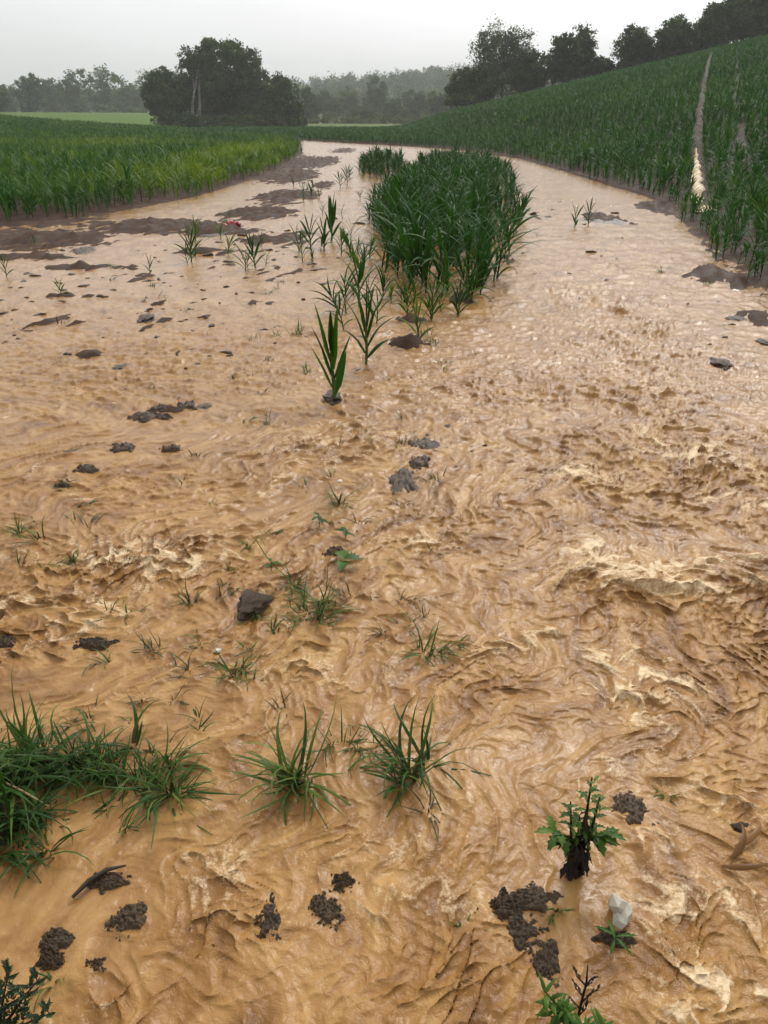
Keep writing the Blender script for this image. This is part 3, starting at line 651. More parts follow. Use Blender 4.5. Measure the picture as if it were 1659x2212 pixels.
rnd = random.Random(41)
for k in range(56):
    px, py = (rnd.uniform(630, 790), rnd.uniform(375, 600)) if k < 22 else ((rnd.uniform(400, 640), rnd.uniform(470, 600)) if k < 30 else ((rnd.uniform(735, 815), rnd.uniform(470, 690)) if k < 44 else (rnd.uniform(820, 1020), rnd.uniform(640, 700)))); x, y = at(px, py)
    o = link('maize_plant', protos[rnd.randrange(21)], None, (x, y, -.02), (rnd.gauss(0, .2), rnd.gauss(0, .2), rnd.uniform(0, 6.28)), rnd.uniform(.30, .60) if k < 30 else rnd.uniform(.35, .62))
    tag(o, 'small scattered maize plant in the shallow flood around the dense clump', 'maize plant', 'small maize plants around the clump')
# ------------------------------------------------------------------ grass tufts and small weeds
def tuft(px, py, hpx, n, spread, label, seed, mat=M_grass, lean=(0, 0), tintv=.45, w=1.0, arch=1.0, name='grass_tuft', cat='grass tuft', group='grass tufts in the flood'):
    rnd = random.Random(seed); x, y = at(px, py); m_ = mpp(px, py); h = hpx*m_*(1.3 if px < 400 and hpx > 90 else (1.4 if 1000 < py < 1480 else 1.15)); sp = spread*m_*1.15
    parts = []
    nsub = max(1, n//14); subs = [(rnd.gauss(0, sp*.55), rnd.gauss(0, sp*.4), rnd.uniform(0, 6.28), rnd.uniform(.65, 1.2)) for _ in range(nsub)]
    for i in range(int(n*(1.35 if hpx > 75 else 1.9))):
        sx0, sy0, saz, shh = subs[i % nsub]
        bx_, by_ = sx0+rnd.gauss(0, sp*.16), sy0+rnd.gauss(0, sp*.14)
        vx = math.cos(saz)*.5+rnd.gauss(0, .8)+lean[0]*.8-.35; vy = math.sin(saz)*.5+rnd.gauss(0, .8)+lean[1]*.8-.45; az = math.atan2(vy, vx)
        ln = h*rnd.uniform(.35, 1.3)*shh; el0 = rnd.choice((rnd.uniform(50, 88), rnd.uniform(10, 60), rnd.uniform(30, 80))); el1 = el0-rnd.uniform(15, 110)*arch
        if rnd.random() < .25: el1 = el0-rnd.uniform(110, 170)
        v, f, a_ = blade(rnd, (bx_, by_, -.015), az, ln, min(.0085, max(.0034, h*.030))*w*rnd.uniform(.5, 1.4), el0, el1, 6, .35, rnd.uniform(-1.6, 1.6))
        a_['tint'] = np.full(len(v), np.clip(rnd.gauss(tintv, .24), 0, 1)); parts.append((v, f, a_))
    V, F, A = cat_parts(parts)
    return tag(link(name, mesh_np(name, V, F, True, A, mat), None, (x, y, 0)), label, cat, group)
TU = [(8, 1690, 165, 95, 55, 'thickest green grass tuft at the left edge of the photo', M_grass, (.4, .2), .5, 1.2),
      (70, 1640, 130, 60, 45, 'grass tuft second from the left edge, behind the thick one', M_grass, (.2, .4), .45, 1.1),
      (150, 1655, 125, 70, 45, 'dense arching grass tuft in the middle of the left grass patch', M_grass, (.3, .2), .4, 1.1),
      (215, 1665, 105, 50, 38, 'dark grass tuft right of the dense arching one', M_grass, (.3, 0), .3, 1.0),
      (20, 1800, 150, 85, 60, 'dark low grass tuft at the left edge with a straw lying across it', M_grass, (.5, -.2), .22, 1.1),
      (85, 1760, 90, 45, 45, 'low grass tuft just right of the tuft with the straw', M_grass, (.5, 0), .28, 1.0),
      (265, 1610, 150, 10, 12, 'tall stiff grass stems rising behind the left grass patch', M_grass, (0, .2), .35, 1.5),
      (295, 1690, 105, 55, 42, 'grass tuft at the right part of the left grass patch', M_grass, (.3, .1), .5, 1.1),
      (345, 1700, 110, 65, 40, 'rightmost bushy grass tuft of the left grass patch', M_grass, (.7, 0), .5, 1.1),
      (225, 1750, 60, 16, 22, 'small half-drowned grass below the left grass patch', M_grass, (0, 0), .4, 1.0),
      (318, 1510, 70, 14, 14, 'thin drooping grass above the left grass patch', M_mudgrass, (.2, .2), .6, .8),
      (290, 1800, 75, 14, 22, 'sparse grass with long blades reaching right below the left patch', M_grass, (1.8, .3), .55, 1.5),
      (10, 1845, 50, 12, 20, 'low dark grass sprigs at the water edge below the left tufts', M_grass, (0, -.5), .2, 1),
      (645, 1690, 150, 60, 30, 'upright grass tuft, leftmost of the three in the centre', M_grass, (-.1, .2), .55, 1.2),
      (738, 1622, 80, 48, 34, 'small middle tuft of the three grass tufts in the centre', M_grass, (0, .1), .45, 1.1),
      (855, 1675, 145, 65, 45, 'wide spiky grass tuft, rightmost of the three in the centre', M_grass, (.2, .2), .5, 1.2),
      (932, 1740, 85, 12, 16, 'brown silted weed sprig right of the centre tufts', M_mudgrass, (.2, .3), .2, 1.2),
      (800, 1610, 55, 10, 20, 'few grass blades between the middle and right centre tufts', M_mudgrass, (.3, .1), .4, 1),
      (690, 1720, 40, 8, 16, 'fallen grass blades lying on the water in front of the centre tufts', M_mudgrass, (2, .3), .4, 1.2),
      (515, 1452, 62, 28, 26, 'green grass tuft standing above the centre tufts to their left', M_grass, (.2, .1), .55, 1.2),
      (438, 1548, 62, 9, 14, 'sparse dark grass sprig between the left patch and the centre tufts', M_grass, (.3, .2), .4, 1.3),
      (400, 1450, 42, 6, 9, 'thin grass sprig left of the green tuft', M_mudgrass, (-.3, .2), .5, 1),
      (600, 1270, 52, 26, 24, 'green grass tuft behind the dark clod with the trailing roots', M_grass, (.2, .1), .5, 1.2),
      (655, 1318, 64, 48, 46, 'wide sparse grass tuft right of the dark rooted clod', M_grass, (.5, .2), .6, 1.1),
      (430, 1305, 55, 12, 22, 'thin grass sprig left of the dark rooted clod', M_mudgrass, (-.2, .3), .5, 1),
      (472, 1292, 36, 12, 14, 'low silted grass beside the dark rooted clod', M_mudgrass, (.2, 0), .4, 1),
      (545, 1175, 42, 12, 12, 'small leafy sprig upstream of the dark rooted clod', M_grass, (0, .3), .5, 1.6),
      (495, 1228, 28, 10, 10, 'tiny grass sprig left of the dark rooted clod, further back', M_grass, (0, 0), .45, 1.2),
      (740, 1094, 48, 26, 22, 'round green grass tuft in mid stream below the long mud patch', M_grass, (0, 0), .55, 1.2),
      (237, 1325, 58, 9, 10, 'tall thin grass sprig at the left in foaming water', M_grass, (0, .3), .5, 1),
      (285, 1398, 42, 22, 44, 'silted grass trailing beside the low dark mud lump at the left', M_mudgrass, (.6, .2), .3, 1.1),
      (82, 1160, 50, 30, 24, 'bright green grass tuft near the left edge in the middle of the photo', M_grass, (.2, .1), .6, 1.3),
      (160, 1210, 42, 22, 18, 'green grass tuft below and right of the bright one near the left edge', M_grass, (.1, 0), .5, 1.3),
      (142, 1058, 30, 14, 18, 'grey green sprig beside the small mud lump at the left', M_mudgrass, (.2, 0), .3, 1.2),
      (75, 1055, 20, 8, 8, 'tiny sprig left of the grey green one', M_mudgrass, (0, 0), .4, 1.2),
      (566, 980, 26, 10, 8, 'tiny green sprig alone in mid stream, left of the mud patch', M_grass, (0, 0), .6, 1.3),
      (942, 1420, 62, 44, 50, 'low spreading grass tuft with dark base, right of centre', M_grass, (.9, .1), .42, 1.3),
      (930, 1325, 40, 9, 14, 'drowned brown sprig above the low spreading tuft', M_mudgrass, (0, 0), .2, 1),
      (872, 902, 26, 11, 14, 'small sprig above the mud patch in mid stream', M_grass, (0, 0), .4, 1.2),
      (856, 970, 32, 14, 10, 'dark sprig at the left tip of the mud patch in mid stream', M_grass, (0, 0), .3, 1.2),
      (1010, 912, 20, 7, 8, 'tiny sprig upstream right of the mud patch', M_mudgrass, (0, 0), .4, 1.2),
      (1062, 850, 20, 7, 8, 'tiny green fleck in the flood right of centre', M_grass, (0, 0), .4, 1.2),
      (1200, 762, 28, 9, 8, 'small sprig in the right channel below the clump', M_grass, (0, .3), .4, 1.4),
      (1036, 770, 30, 9, 10, 'small thin sprig in front of the right part of the clump', M_grass, (0, .2), .5, 1.2),
      (1272, 696, 16, 8, 10, 'tiny sprig in the choppy right channel', M_grass, (0, 0), .4, 1.2),
      (1442, 592, 30, 16, 14, 'weed sprig at the right bank, further up', M_grass, (0, 0), .4, 1.2),
      (1505, 616, 22, 20, 20, 'weed sprig at the right bank, nearer', M_grass, (0, 0), .35, 1.2),
      (660, 802, 36, 32, 22, 'round bright grass tuft left of the nearest maize plant', M_grass, (0, 0), .6, 1.3),
      (632, 806, 20, 12, 12, 'low sprig beside the round bright tuft', M_grass, (0, 0), .5, 1.2),
      (555, 735, 26, 26, 28, 'leftmost of three grass tufts in a line behind the bright round one', M_grass, (0, 0), .45, 1.2),
      (592, 730, 28, 28, 22, 'middle of three grass tufts in a line behind the bright round one', M_grass, (0, 0), .45, 1.2),
      (640, 722, 34, 40, 26, 'rightmost and fullest of three grass tufts in a line', M_grass, (0, 0), .55, 1.2),
      (500, 822, 30, 18, 20, 'thin grass sprig right of the low grass line at the left', M_mudgrass, (0, 0), .5, 1.1),
      (535, 815, 26, 14, 12, 'thin sprig between the low grass line and the bright round tuft', M_mudgrass, (0, 0), .5, 1.1),
      (575, 780, 22, 20, 26, 'low silted grass behind the bright round tuft', M_mudgrass, (.2, 0), .4, 1.1),
      (282, 838, 16, 14, 14, 'leftmost sprig of the low grass line in calm water', M_grass, (0, 0), .4, 1.2),
      (335, 838, 20, 22, 24, 'longer part of the low grass line in calm water', M_grass, (.2, 0), .4, 1.2),
      (480, 758, 16, 9, 12, 'faint brown sprig behind the low grass line', M_mudgrass, (0, 0), .4, 1.2),
      (190, 890, 10, 14, 26, 'flat silted grass on the water near the left', M_mudgrass, (0, 0), .3, 1.2),
      (252, 576, 18, 20, 18, 'small flat green weed in the calm water at the left', M_grass, (0, 0), .6, 1.5),
      (350, 566, 16, 16, 20, 'small flat green weed right of the first in the calm water', M_grass, (0, 0), .5, 1.4),
      (425, 500, 22, 26, 34, 'dark weeds on the mud ridge left of the red scrap', M_grass, (0, 0), .25, 1.2),
      (482, 482, 24, 26, 26, 'dark weeds on the mud ridge right behind the red scrap', M_grass, (0, 0), .3, 1.2),
      (586, 625, 20, 12, 10, 'small green weed between the near red scrap plant and the clump', M_grass, (0, 0), .5, 1.3),
      (920, 735, 30, 50, 42, 'grass on the mud bar at the foot of the pale maize plant', M_grass, (0, 0), .5, 1.2),
      (860, 755, 14, 24, 34, 'silted grass on the left end of the mud bar before the clump', M_mudgrass, (0, 0), .3, 1.1),
      (985, 2000, 45, 13, 18, 'blurred green sprig left of the big dark mud lump', M_grass, (.1, 0), .5, 1.2),
      (1195, 1965, 38, 16, 18, 'green sprig growing on the big dark mud lump', M_grass, (0, .1), .5, 1.6),
      (1435, 1712, 34, 10, 12, 'small green sprig right of the grey mud lump', M_grass, (-.4, .2), .5, 1.4),
      (120, 2125, 70, 7, 10, 'pale green blades leaning up beside the dark bush at the lower left', M_grass, (.3, .4), .7, 1.6),
      (870, 1750, 60, 4, 8, 'thin brown stem in the flood below the centre tufts', M_mudgrass, (-.1, .4), .2, .9),
      (1320, 2260, 60, 12, 20, 'green sprig at the bottom edge right of the low weed', M_grass, (0, 0), .5, 1.2),
      (1430, 2190, 30, 8, 14, 'faint green sprig in the froth at the lower right', M_mudgrass, (0, 0), .5, 1.2),
      (1440, 800, 18, 8, 14, 'greenish sprig in the rough water left of the round stone', M_mudgrass, (0, 0), .5, 1.2)]
for i, (px, py, hp, n_, sp, lab, mt, ln, tv, w) in enumerate(TU): tuft(px, py, hp, int(n_*(1.6 if n_ > 40 and px < 400 else 1)), sp, lab, 900+i, mt, ln, tv, w)

rnd = random.Random(21); sprig_meshes = []
for k in range(6):
    parts = []
    for i in range(11):
        v, f, a_ = blade(rnd, (rnd.gauss(0, .012), rnd.gauss(0, .010), -.01), rnd.uniform(0, 6.28), rnd.uniform(.03, .09), rnd.uniform(.003, .006), rnd.uniform(15, 85), rnd.uniform(-60, 30), 5, .3, rnd.uniform(-1, 1))
        a_['tint'] = np.full(len(v), np.clip(rnd.gauss(.4, .22), 0, 1)); parts.append((v, f, a_))
    V, F, A = cat_parts(parts); sprig_meshes.append(mesh_np('weed_sprig', V, F, True, A, M_grass if k % 2 else M_mudgrass))
def sprigs(n, x0, x1, y0, y1, label, group):
    for i in range(n):
        px, py = rnd.uniform(x0, x1), rnd.uniform(y0, y1); x, y = at(px, py)
        if inside(np.array([x]), np.array([y]), ISL)[0]: continue
        sc = rnd.uniform(.6, 1.1)*(1+.10*y); o = link('weed_sprig', sprig_meshes[rnd.randrange(6)], None, (x, y, 0), (0, 0, rnd.uniform(0, 6.28)), sc)
        tag(o, label, 'weed sprig', group)
sprigs(26, 380, 1020, 1080, 1400, 'tiny half-drowned weed sprig in mid stream', 'tiny sprigs in mid stream')
sprigs(20, 420, 1000, 740, 1060, 'tiny weed sprig in the shallow flood before the maize clump', 'tiny sprigs before the clump')
sprigs(14, 20, 400, 1000, 1330, 'tiny weed sprig in the flood at the left', 'tiny sprigs at the left')
sprigs(12, 100, 700, 560, 740, 'tiny weed sprig in the calm water at the upper left', 'tiny sprigs at the upper left')
sprigs(12, 150, 620, 1420, 1640, 'tiny silted weed sprig behind the near grass tufts', 'tiny sprigs behind the near tufts')
# leaf shapes for weeds: toothed leaf, and plain oval leaf
def toothed(rnd, base, direction, up, length, width, teeth=4, droop=.3):
    d = np.array(direction, float); d /= np.linalg.norm(d); s = np.cross(d, up); s /= np.linalg.norm(s)+1e-9; u = np.cross(s, d)
    V = []; F = []; n = teeth*2+1; T = []
    for i in range(n+1):
        f = i/n; w = width*math.sin(math.pi*min(.97, f*.9+.08))*(1.0 if i % 2 else .52)*.5+width*.03
        c = np.array(base)+d*length*f-np.array((0, 0, 1))*droop*length*f*f
        fwd = d*length*.06*(1 if i % 2 else 0)
        V += [c-s*w+u*w*.35-fwd*.0+fwd, c, c+s*w+u*w*.35+fwd]; T += [.9, .9, .9]
    for i in range(n): F += [(3*i, 3*i+1, 3*i+4, 3*i+3), (3*i+1, 3*i+2, 3*i+5, 3*i+4)]
    return np.array(V), np.array(F), {'t': np.array(T)}
def leaves_obj(name, leaves, mat, parent, rnd, tv=.5, var=.2):
    ps = []
    for v, f, a in leaves: a['tint'] = np.full(len(v), np.clip(rnd.gauss(tv, var), 0, 1)); ps.append((v, f, a))
    V, F, A = cat_parts(ps); return link(name, mesh_np(name, V, F, True, A, mat), parent)
def stem_obj(pts, rad, mat, parent, n=6, name='stem'):
    v, f = tube(pts, rad, n); return link(name, mesh_np(name, v, f, True, {'t': np.full(len(v), .9), 'tint': np.full(len(v), .3)}, mat), parent)
def root_obj(name, px, py, label, cat, z=0, group=None):
    x, y = at(px, py); e_ = bpy.data.objects.new(name, None); C.objects.link(e_); e_.location = (x, y, z); return tag(e_, label, cat, group)

# upright weed with withered lower half
rnd = random.Random(77); m_ = mpp(1240, 1885)
W_ = root_obj('upright_weed', 1240, 1885, 'upright weed with green toothed leaves above and black withered leaves below', 'weed')
for k, (dx, top, lean_) in enumerate(((-25, 150, -.10), (0, 200, .03), (22, 160, .11), (-5, 120, -.02), (12, 110, .06))):
    H = top*m_*1.35; x0 = dx*.3*m_
    pts = [(x0, 0, -.04), (x0+lean_*H*.3, .005, H*.35), (x0+lean_*H*.7, 0, H*.7), (x0+lean_*H, .01, H)]
    stem_obj(pts, [.0045, .004, .003, .0015], M_deadleaf, W_)
    low, high = [], []
    for i in range(52):
        f = (i+.5)/52; p = (x0+lean_*H*f+rnd.gauss(0, .004), rnd.gauss(0, .004), H*f); az = i*2.4+rnd.uniform(-.4, .4)
        ln = (.038-.010*f)*rnd.uniform(.7, 1.2)
        if f < (.60 if k != 1 else .72): low.append(toothed(rnd, p, (math.cos(az), math.sin(az), -.9), (0, 0, 1), ln*.75, ln*.34, 2, .4))
        elif i % 2 == 0 or f > .8: high.append(toothed(rnd, p, (math.cos(az), math.sin(az), .35), (0, 0, 1), ln*.92, ln*.34, 3, .35))
    leaves_obj('withered_leaves', low, M_deadleaf, W_, rnd, .5); leaves_obj('green_leaves', high, M_weed, W_, rnd, .5, .25)
for sgn, hh_, ln_ in ((-1, .10, .060), (1, .095, .055)):     # side shoots near the middle
    p0 = (sgn*.01, 0, hh_); p1 = (sgn*ln_, -.01, hh_+.03)
    stem_obj([p0, ((p0[0]+p1[0])/2, 0, hh_+.02), p1], [.0025, .002, .001], M_weed, W_, name='side_shoot')
    leaves_obj('green_leaves', [toothed(rnd, (p0[0]+(p1[0]-p0[0])*f, 0, hh_+.03*f), (sgn*.5+rnd.gauss(0, .5), rnd.gauss(0, .8), .3), (0, 0, 1), .045, .022, 3, .3) for f in np.linspace(.3, 1, 9)], M_weed, W_, rnd, .6)

# low weed at the bottom edge: arching bright leaves and a dark branching stem
W_ = root_obj('low_weed', 1240, 2240, 'low bright green weed with a dark branching stem at the bottom edge', 'weed')
m_ = mpp(1240, 2200); lv = []
for sN in range(5):
    sa = rnd.uniform(0, 6.28); sl_ = rnd.uniform(.02, .075); tip = (math.cos(sa)*sl_, math.sin(sa)*sl_*.8, rnd.uniform(.05, .10))
    stem_obj([(0, 0, -.02), (tip[0]*.4, tip[1]*.4, tip[2]*.6), tip], [.0025, .002, .0012], M_weed, W_)
    for i in range(15):
        f = rnd.uniform(.35, 1); az = rnd.uniform(0, 6.28)
        lv.append(blade(rnd, (tip[0]*f, tip[1]*f, tip[2]*f), az, rnd.uniform(.022, .045), rnd.uniform(.006, .011), rnd.uniform(20, 60), rnd.uniform(-60, -5), 6, .4, rnd.uniform(-.8, .8)))
leaves_obj('leaves', lv, M_weed, W_, rnd, .75, .2)
stem_obj([(0, .0, -.02), (.005, .01, .07), (.012, .02, .13), (.008, .02, .18)], [.003, .0025, .002, .001], M_deadleaf, W_)
for k in range(6):
    h0 = .05+.018*k+rnd.uniform(-.006, .006); s = (-1)**k*rnd.uniform(.35, 1.1)
    stem_obj([(.007, .012, h0), (.007+s*.020, .012+rnd.uniform(-.01, .01), h0+.018), (.007+s*.028, .012, h0+.04)], [.0018, .0012, .0006], M_deadleaf, W_, name='side_stem')
    leaves_obj('buds', [toothed(rnd, (.007+s*.028*f, .012, h0+.04*f), (s, rnd.gauss(0, 1), 1), (0, 0, 1), .010, .006, 1, 0) for f in np.linspace(.3, 1, 5)], M_deadleaf, W_, rnd, .7)

# dark feathery bush in the lower left corner
B_ = root_obj('dark_bush', 5, 2250, 'dark green feathery bush in the lower left corner', 'bush')
for k, (lx, ly, hh_) in enumerate(((-.01, .02, .25), (.05, .01, .19), (.085, .03, .14), (-.05, .0, .20), (.02, -.02, .15), (.11, .0, .09), (-.08, .02, .22))):
    pts = [np.array(p) for p in ((0, 0, -.03), (lx*.2, ly*.3, hh_*.35), (lx*.6, ly*.7, hh_*.7), (lx, ly, hh_))]
    br = stem_obj(pts, [.0035, .003, .002, .001], M_twig, B_, name='branch'); lv = []; tw = []
    for i in range(15):
        f = .2+.8*i/15; q = f*3; a0 = pts[min(2, int(q))]; a1_ = pts[min(2, int(q))+1]; p = a0+(a1_-a0)*(q-min(2, int(q))); az = i*2.4+rnd.uniform(-.5, .5); tl = .040*(1.2-f*.8)
        d = np.array((math.cos(az), math.sin(az)*.8, .75)); tw.append(tube([p, p+d*tl*.5, p+d*tl+np.array((0, 0, tl*.2))], [.0012, .0009, .0004], 4))
        for qq in np.linspace(.25, 1.05, 6):
            for sg in (-1, 1):
                lv.append(toothed(rnd, p+d*tl*qq, (math.cos(az+sg*.9), math.sin(az+sg*.9), .5), (0, 0, 1.), .0085*rnd.uniform(.7, 1.2), .0045, 1, 0))
    v_, f_, _ = cat_parts(tw); link('twigs', mesh_np('twigs', v_, f_, True, None, M_twig), br)
    leaves_obj('foliage', lv, M_darkfern, br, rnd, .5)

# broad leaved seedlings
def seedling(px, py, hpx, label, seed, n=4, wpx=22, mat=M_weed, z=0, name='seedling', tv=.4, width=.5):
    rnd = random.Random(seed); e_ = root_obj(name, px, py, label, 'seedling', z, 'broad-leaved seedlings in the flood'); m_ = mpp(px, py); H = hpx*m_
    stem_obj([(0, 0, -.02), (.1*H, 0, H*.5), (.05*H, 0, H)], [H*.035, H*.03, H*.015], mat, e_)
    for i in range(n):
        az = i*6.28/n+rnd.uniform(-.5, .5); f = rnd.uniform(.5, 1); Lf = wpx*m_*rnd.uniform(.8, 1.3)
        v, f_, a = toothed(rnd, (.07*H*f, 0, H*f), (math.cos(az), math.sin(az), .25), (0, 0, 1), Lf, Lf*width, 5, .3)
        a['tint'] = np.full(len(v), tv); link('leaf', mesh_np('leaf', v, f_, True, a, mat), e_)
seedling(688, 1140, 32, 'dark green curled seedling in mid stream, left one of the pair', 31, 5, 26, tv=.2)
seedling(745, 1168, 28, 'dark green seedling in mid stream, right one of the pair', 32, 4, 24, tv=.15)
seedling(742, 1222, 20, 'seedling with one round green leaf on a small mud lump', 33, 3, 32, tv=.5, width=.9)
seedling(585, 1235, 26, 'leggy seedling stem upstream of the dark rooted clod', 34, 4, 20, tv=.35)

# ------------------------------------------------------------------ clods, stones
import bmesh
def clod_mesh(seed, rough=.42, sub=4, mat=M_clod, crag=1.0):
    bm = bmesh.new(); bmesh.ops.create_icosphere(bm, subdivisions=sub, radius=1)
    off = Vector((seed*3.7, seed*1.3, seed*.7))
    for v in bm.verts:
        n_ = v.co.normalized(); f = 1+rough*mnoise.fractal(n_*1.3+off, .8, 2.1, 3)*1.3+.22*crag*mnoise.fractal(n_*5+off, .7, 2.2, 4)
        v.co = n_*max(f, .3)
    me = bpy.data.meshes.new('clod'); bm.to_mesh(me); bm.free(); me.materials.append(mat)
    for p in me.polygons: p.use_smooth = True
    return me
def clod(px, py, rx, ry, hgt, label, seed, mat=M_clod, name='soil_clod', cat='clod', group='dark soil clods in the flood', sink=.45, rough=.42, sub=4, crag=1.0):
    x, y = at(px, py); m_ = mpp(px, py); x1, y1 = at(px, py+ry); _, y0 = at(px, py-ry)
    o = link(name, clod_mesh(seed, rough, sub, mat, crag), None, (x, y, hgt*m_*(.5-sink)), (0, 0, (seed*.37 % 1-.5)*.5), (rx*m_, abs(y0-y1)/2, max(.006, hgt*m_*.5)))
    return tag(o, label, cat, group)
CL = [(1085, 1962, 58, 40, 70, 'big dark craggy mud lump, upper left part of the near ridge', M_clod),
      (1150, 1945, 60, 40, 45, 'smooth grey mud lump behind the big dark craggy one', M_clod2),
      (1135, 2020, 55, 50, 55, 'middle of the dark craggy mud ridge right of centre at the bottom', M_clod),
      (1180, 2075, 42, 65, 50, 'lower end of the dark craggy mud ridge above the bottom weed', M_clod),
      (1362, 1750, 52, 50, 30, 'grey mud lump right of the upright weed', M_clod2),
      (582, 1995, 38, 55, 55, 'near black steep mud lump at the bottom left of centre', M_clod),
      (702, 1965, 42, 42, 34, 'grey round mud lump right of the near black one', M_clod2),
      (742, 1905, 30, 24, 20, 'small grey mud lump upstream of the round grey one', M_clod2),
      (275, 1985, 50, 42, 40, 'cracked dark mud lump at the lower left', M_clod2), (240, 1905, 52, 28, 26, 'low mud shelf beside the slanting stick', M_clod2),
      (125, 2035, 48, 34, 30, 'flat grey mud lump left of the cracked one', M_clod2), (205, 2095, 42, 26, 32, 'low mud lump nearest the bottom left', M_clod2), (110, 2075, 30, 24, 20, 'submerged mud lump beside the dark bush', M_clod2),
      (868, 1040, 38, 34, 22, 'left end of the dark mud patch in mid stream', M_clod), (925, 962, 42, 20, 20, 'main part of the dark mud patch in mid stream', M_clod), (905, 1000, 26, 16, 14, 'low lump joining the mud patch in mid stream', M_clod2), (970, 925, 9, 6, 9, 'small dark lump at the upper end of the mid-stream mud patch', M_clod),
      (325, 903, 58, 9, 10, 'long flat dark mud ridge lying in calm water at the left', M_clod), (350, 885, 30, 8, 14, 'raised dark lump on the long flat mud ridge', M_clod), (400, 880, 32, 9, 14, 'second dark lump right of the long flat mud ridge', M_clod), (440, 882, 18, 7, 9, 'last dark lump in the line behind the flat mud ridge', M_clod),
      (263, 970, 38, 11, 12, 'oval dark mud lump below the long flat ridge', M_clod), (372, 972, 28, 8, 8, 'flatter oval mud lump right of the oval dark one', M_clod2), (165, 976, 18, 5, 5, 'faint small mud lump left of the oval dark one', M_clod2),
      (545, 1308, 30, 24, 34, 'dark round clod with roots and grass, washed loose in mid stream', M_clod), (208, 1390, 46, 14, 16, 'low dark mud lump with silted grass at the left', M_clod),
      (719, 862, 18, 11, 18, 'round dark root clod under the nearest maize plant', M_clod), (1556, 788, 17, 10, 17, 'dark round stone alone in the flood at the right', M_clod), (318, 690, 16, 9, 17, 'dark pointed clod standing out in the calm water at the left', M_clod),
      (180, 542, 30, 9, 18, 'dark clod on the mud bank at the left', M_clod), (190, 1017, 32, 9, 9, 'mud lump behind the grey green sprig at the left', M_clod2), (140, 1050, 22, 9, 12, 'mud lump under the grey green sprig at the left', M_clod),
      (724, 1198, 32, 11, 13, 'small mud lump under the round-leaved seedling', M_clod2), (12, 1385, 30, 18, 26, 'dark lump put in for a wave curl in the foaming water at the left edge', M_clod), (1652, 742, 12, 6, 9, 'dark clod at the right edge of the photo', M_clod), (262, 795, 18, 6, 8, 'flat dark clod in the calm water below the pointed clod', M_clod),  # the left edge lump is added to stand for a dark wave curl
      (1590, 690, 20, 5, 7, 'flat dark clod by the right bank', M_clod2), (1300, 478, 52, 8, 11, 'flat mud bar beside the two lone maize plants', M_clod), (475, 505, 60, 7, 13, 'dark mud ridge under the red scrap', M_clod), (1330, 2030, 55, 26, 22, 'dark mud around the white stone', M_clod),
      (1600, 1790, 20, 12, 12, 'black wet lump beside the brown dead leaves', M_clod)]
clod(1337, 1978, 25, 30, 52, 'white angular stone with a green seedling growing across it', 91, M_white, 'white_stone', 'stone', None, .12, .5, 2, .2)
for p in bpy.data.objects['white_stone'].data.polygons: p.use_smooth = False
clod(736, 1041, 7, 3, 5, 'small foam bit modelled as a pale pebble above the round green tuft in mid stream', 92, M_white, 'pebble', 'pebble', None, .2, .2, 3)  # pale stone mesh put in for a bit of white foam
clod(470, 1407, 8, 4, 5, 'small foam bit modelled as a pale pebble beside the green grass tuft', 93, M_white, 'pebble', 'pebble', None, .2, .2, 3)  # another bit of white foam, given the stone mesh
clod(1591, 630, 8, 2.5, 5, 'small yellowish stone on the right bank', 94, M_white, 'pebble', 'pebble', None, .2, .2, 3)
seedling(1322, 2052, 40, 'green seedling with long narrow leaves in front of the white stone', 35, 5, 40, tv=.45, z=.01, width=.2)
def mud_patch(px, py, rx, ry, hgt, label, seed, mat):
    x, y = at(px, py); m_ = mpp(px, py); x1, _ = at(px+rx, py); _, y1 = at(px, py+ry); _, y0 = at(px, py-ry)
    ax, ay = abs(x1-x), abs(y0-y1)/2; k = 110 if py > 1200 else 50; g_ = np.linspace(-1.7, 1.7, k); U, Vv = np.meshgrid(g_, g_)
    X_, Y_ = x+U*ax, y+Vv*ay; q = 1/max(ax, .02)
    rr_ = np.sqrt(U*U+Vv*Vv)+.85*fbm(U*1.2+seed*7.1, Vv*1.2, 401+seed % 9, 5, .6)
    H = max(.018 if py > 1200 else .030, hgt*m_*.34)
    crag_ = ridged(U*2.4+seed*3.3, Vv*2.4, 411, 4, .6)
    Z = H*(.85-ss(.35, 1.45, rr_)*1.7)*(.75+.4*crag_)+H*.55*fbm(U*2.6+seed, Vv*2.6, 431, 4, .6)+H*.55*fbm(U*7, Vv*7+seed, 421, 4)-.004
    Z = np.where(np.maximum(abs(U), abs(Vv)) > 1.6, np.minimum(Z, -.03), Z)
    V = np.stack([X_-x, Y_-y, np.maximum(Z, -.06)], -1).reshape(-1, 3)
    return tag(link('mud_lump', mesh_np('mud_lump', V, grid_faces(k, k), True, None, mat), None, (x, y, 0)), label, 'mud lump', 'mud lumps standing out of the flood')
for i, (px, py, rx, ry, hg, lab, mt) in enumerate(CL):
    if rx < 21 or (px, py) == (545, 1308): clod(px, py, rx, ry, hg, lab, i+1, mt, sub=4, rough=.4, sink=.35, crag=.6)
    else: mud_patch(px, py, rx, ry, hg, lab, i+1, mt)
small = [clod_mesh(200+k, .5, 2, M_clod) for k in range(8)]
rnd = random.Random(5)
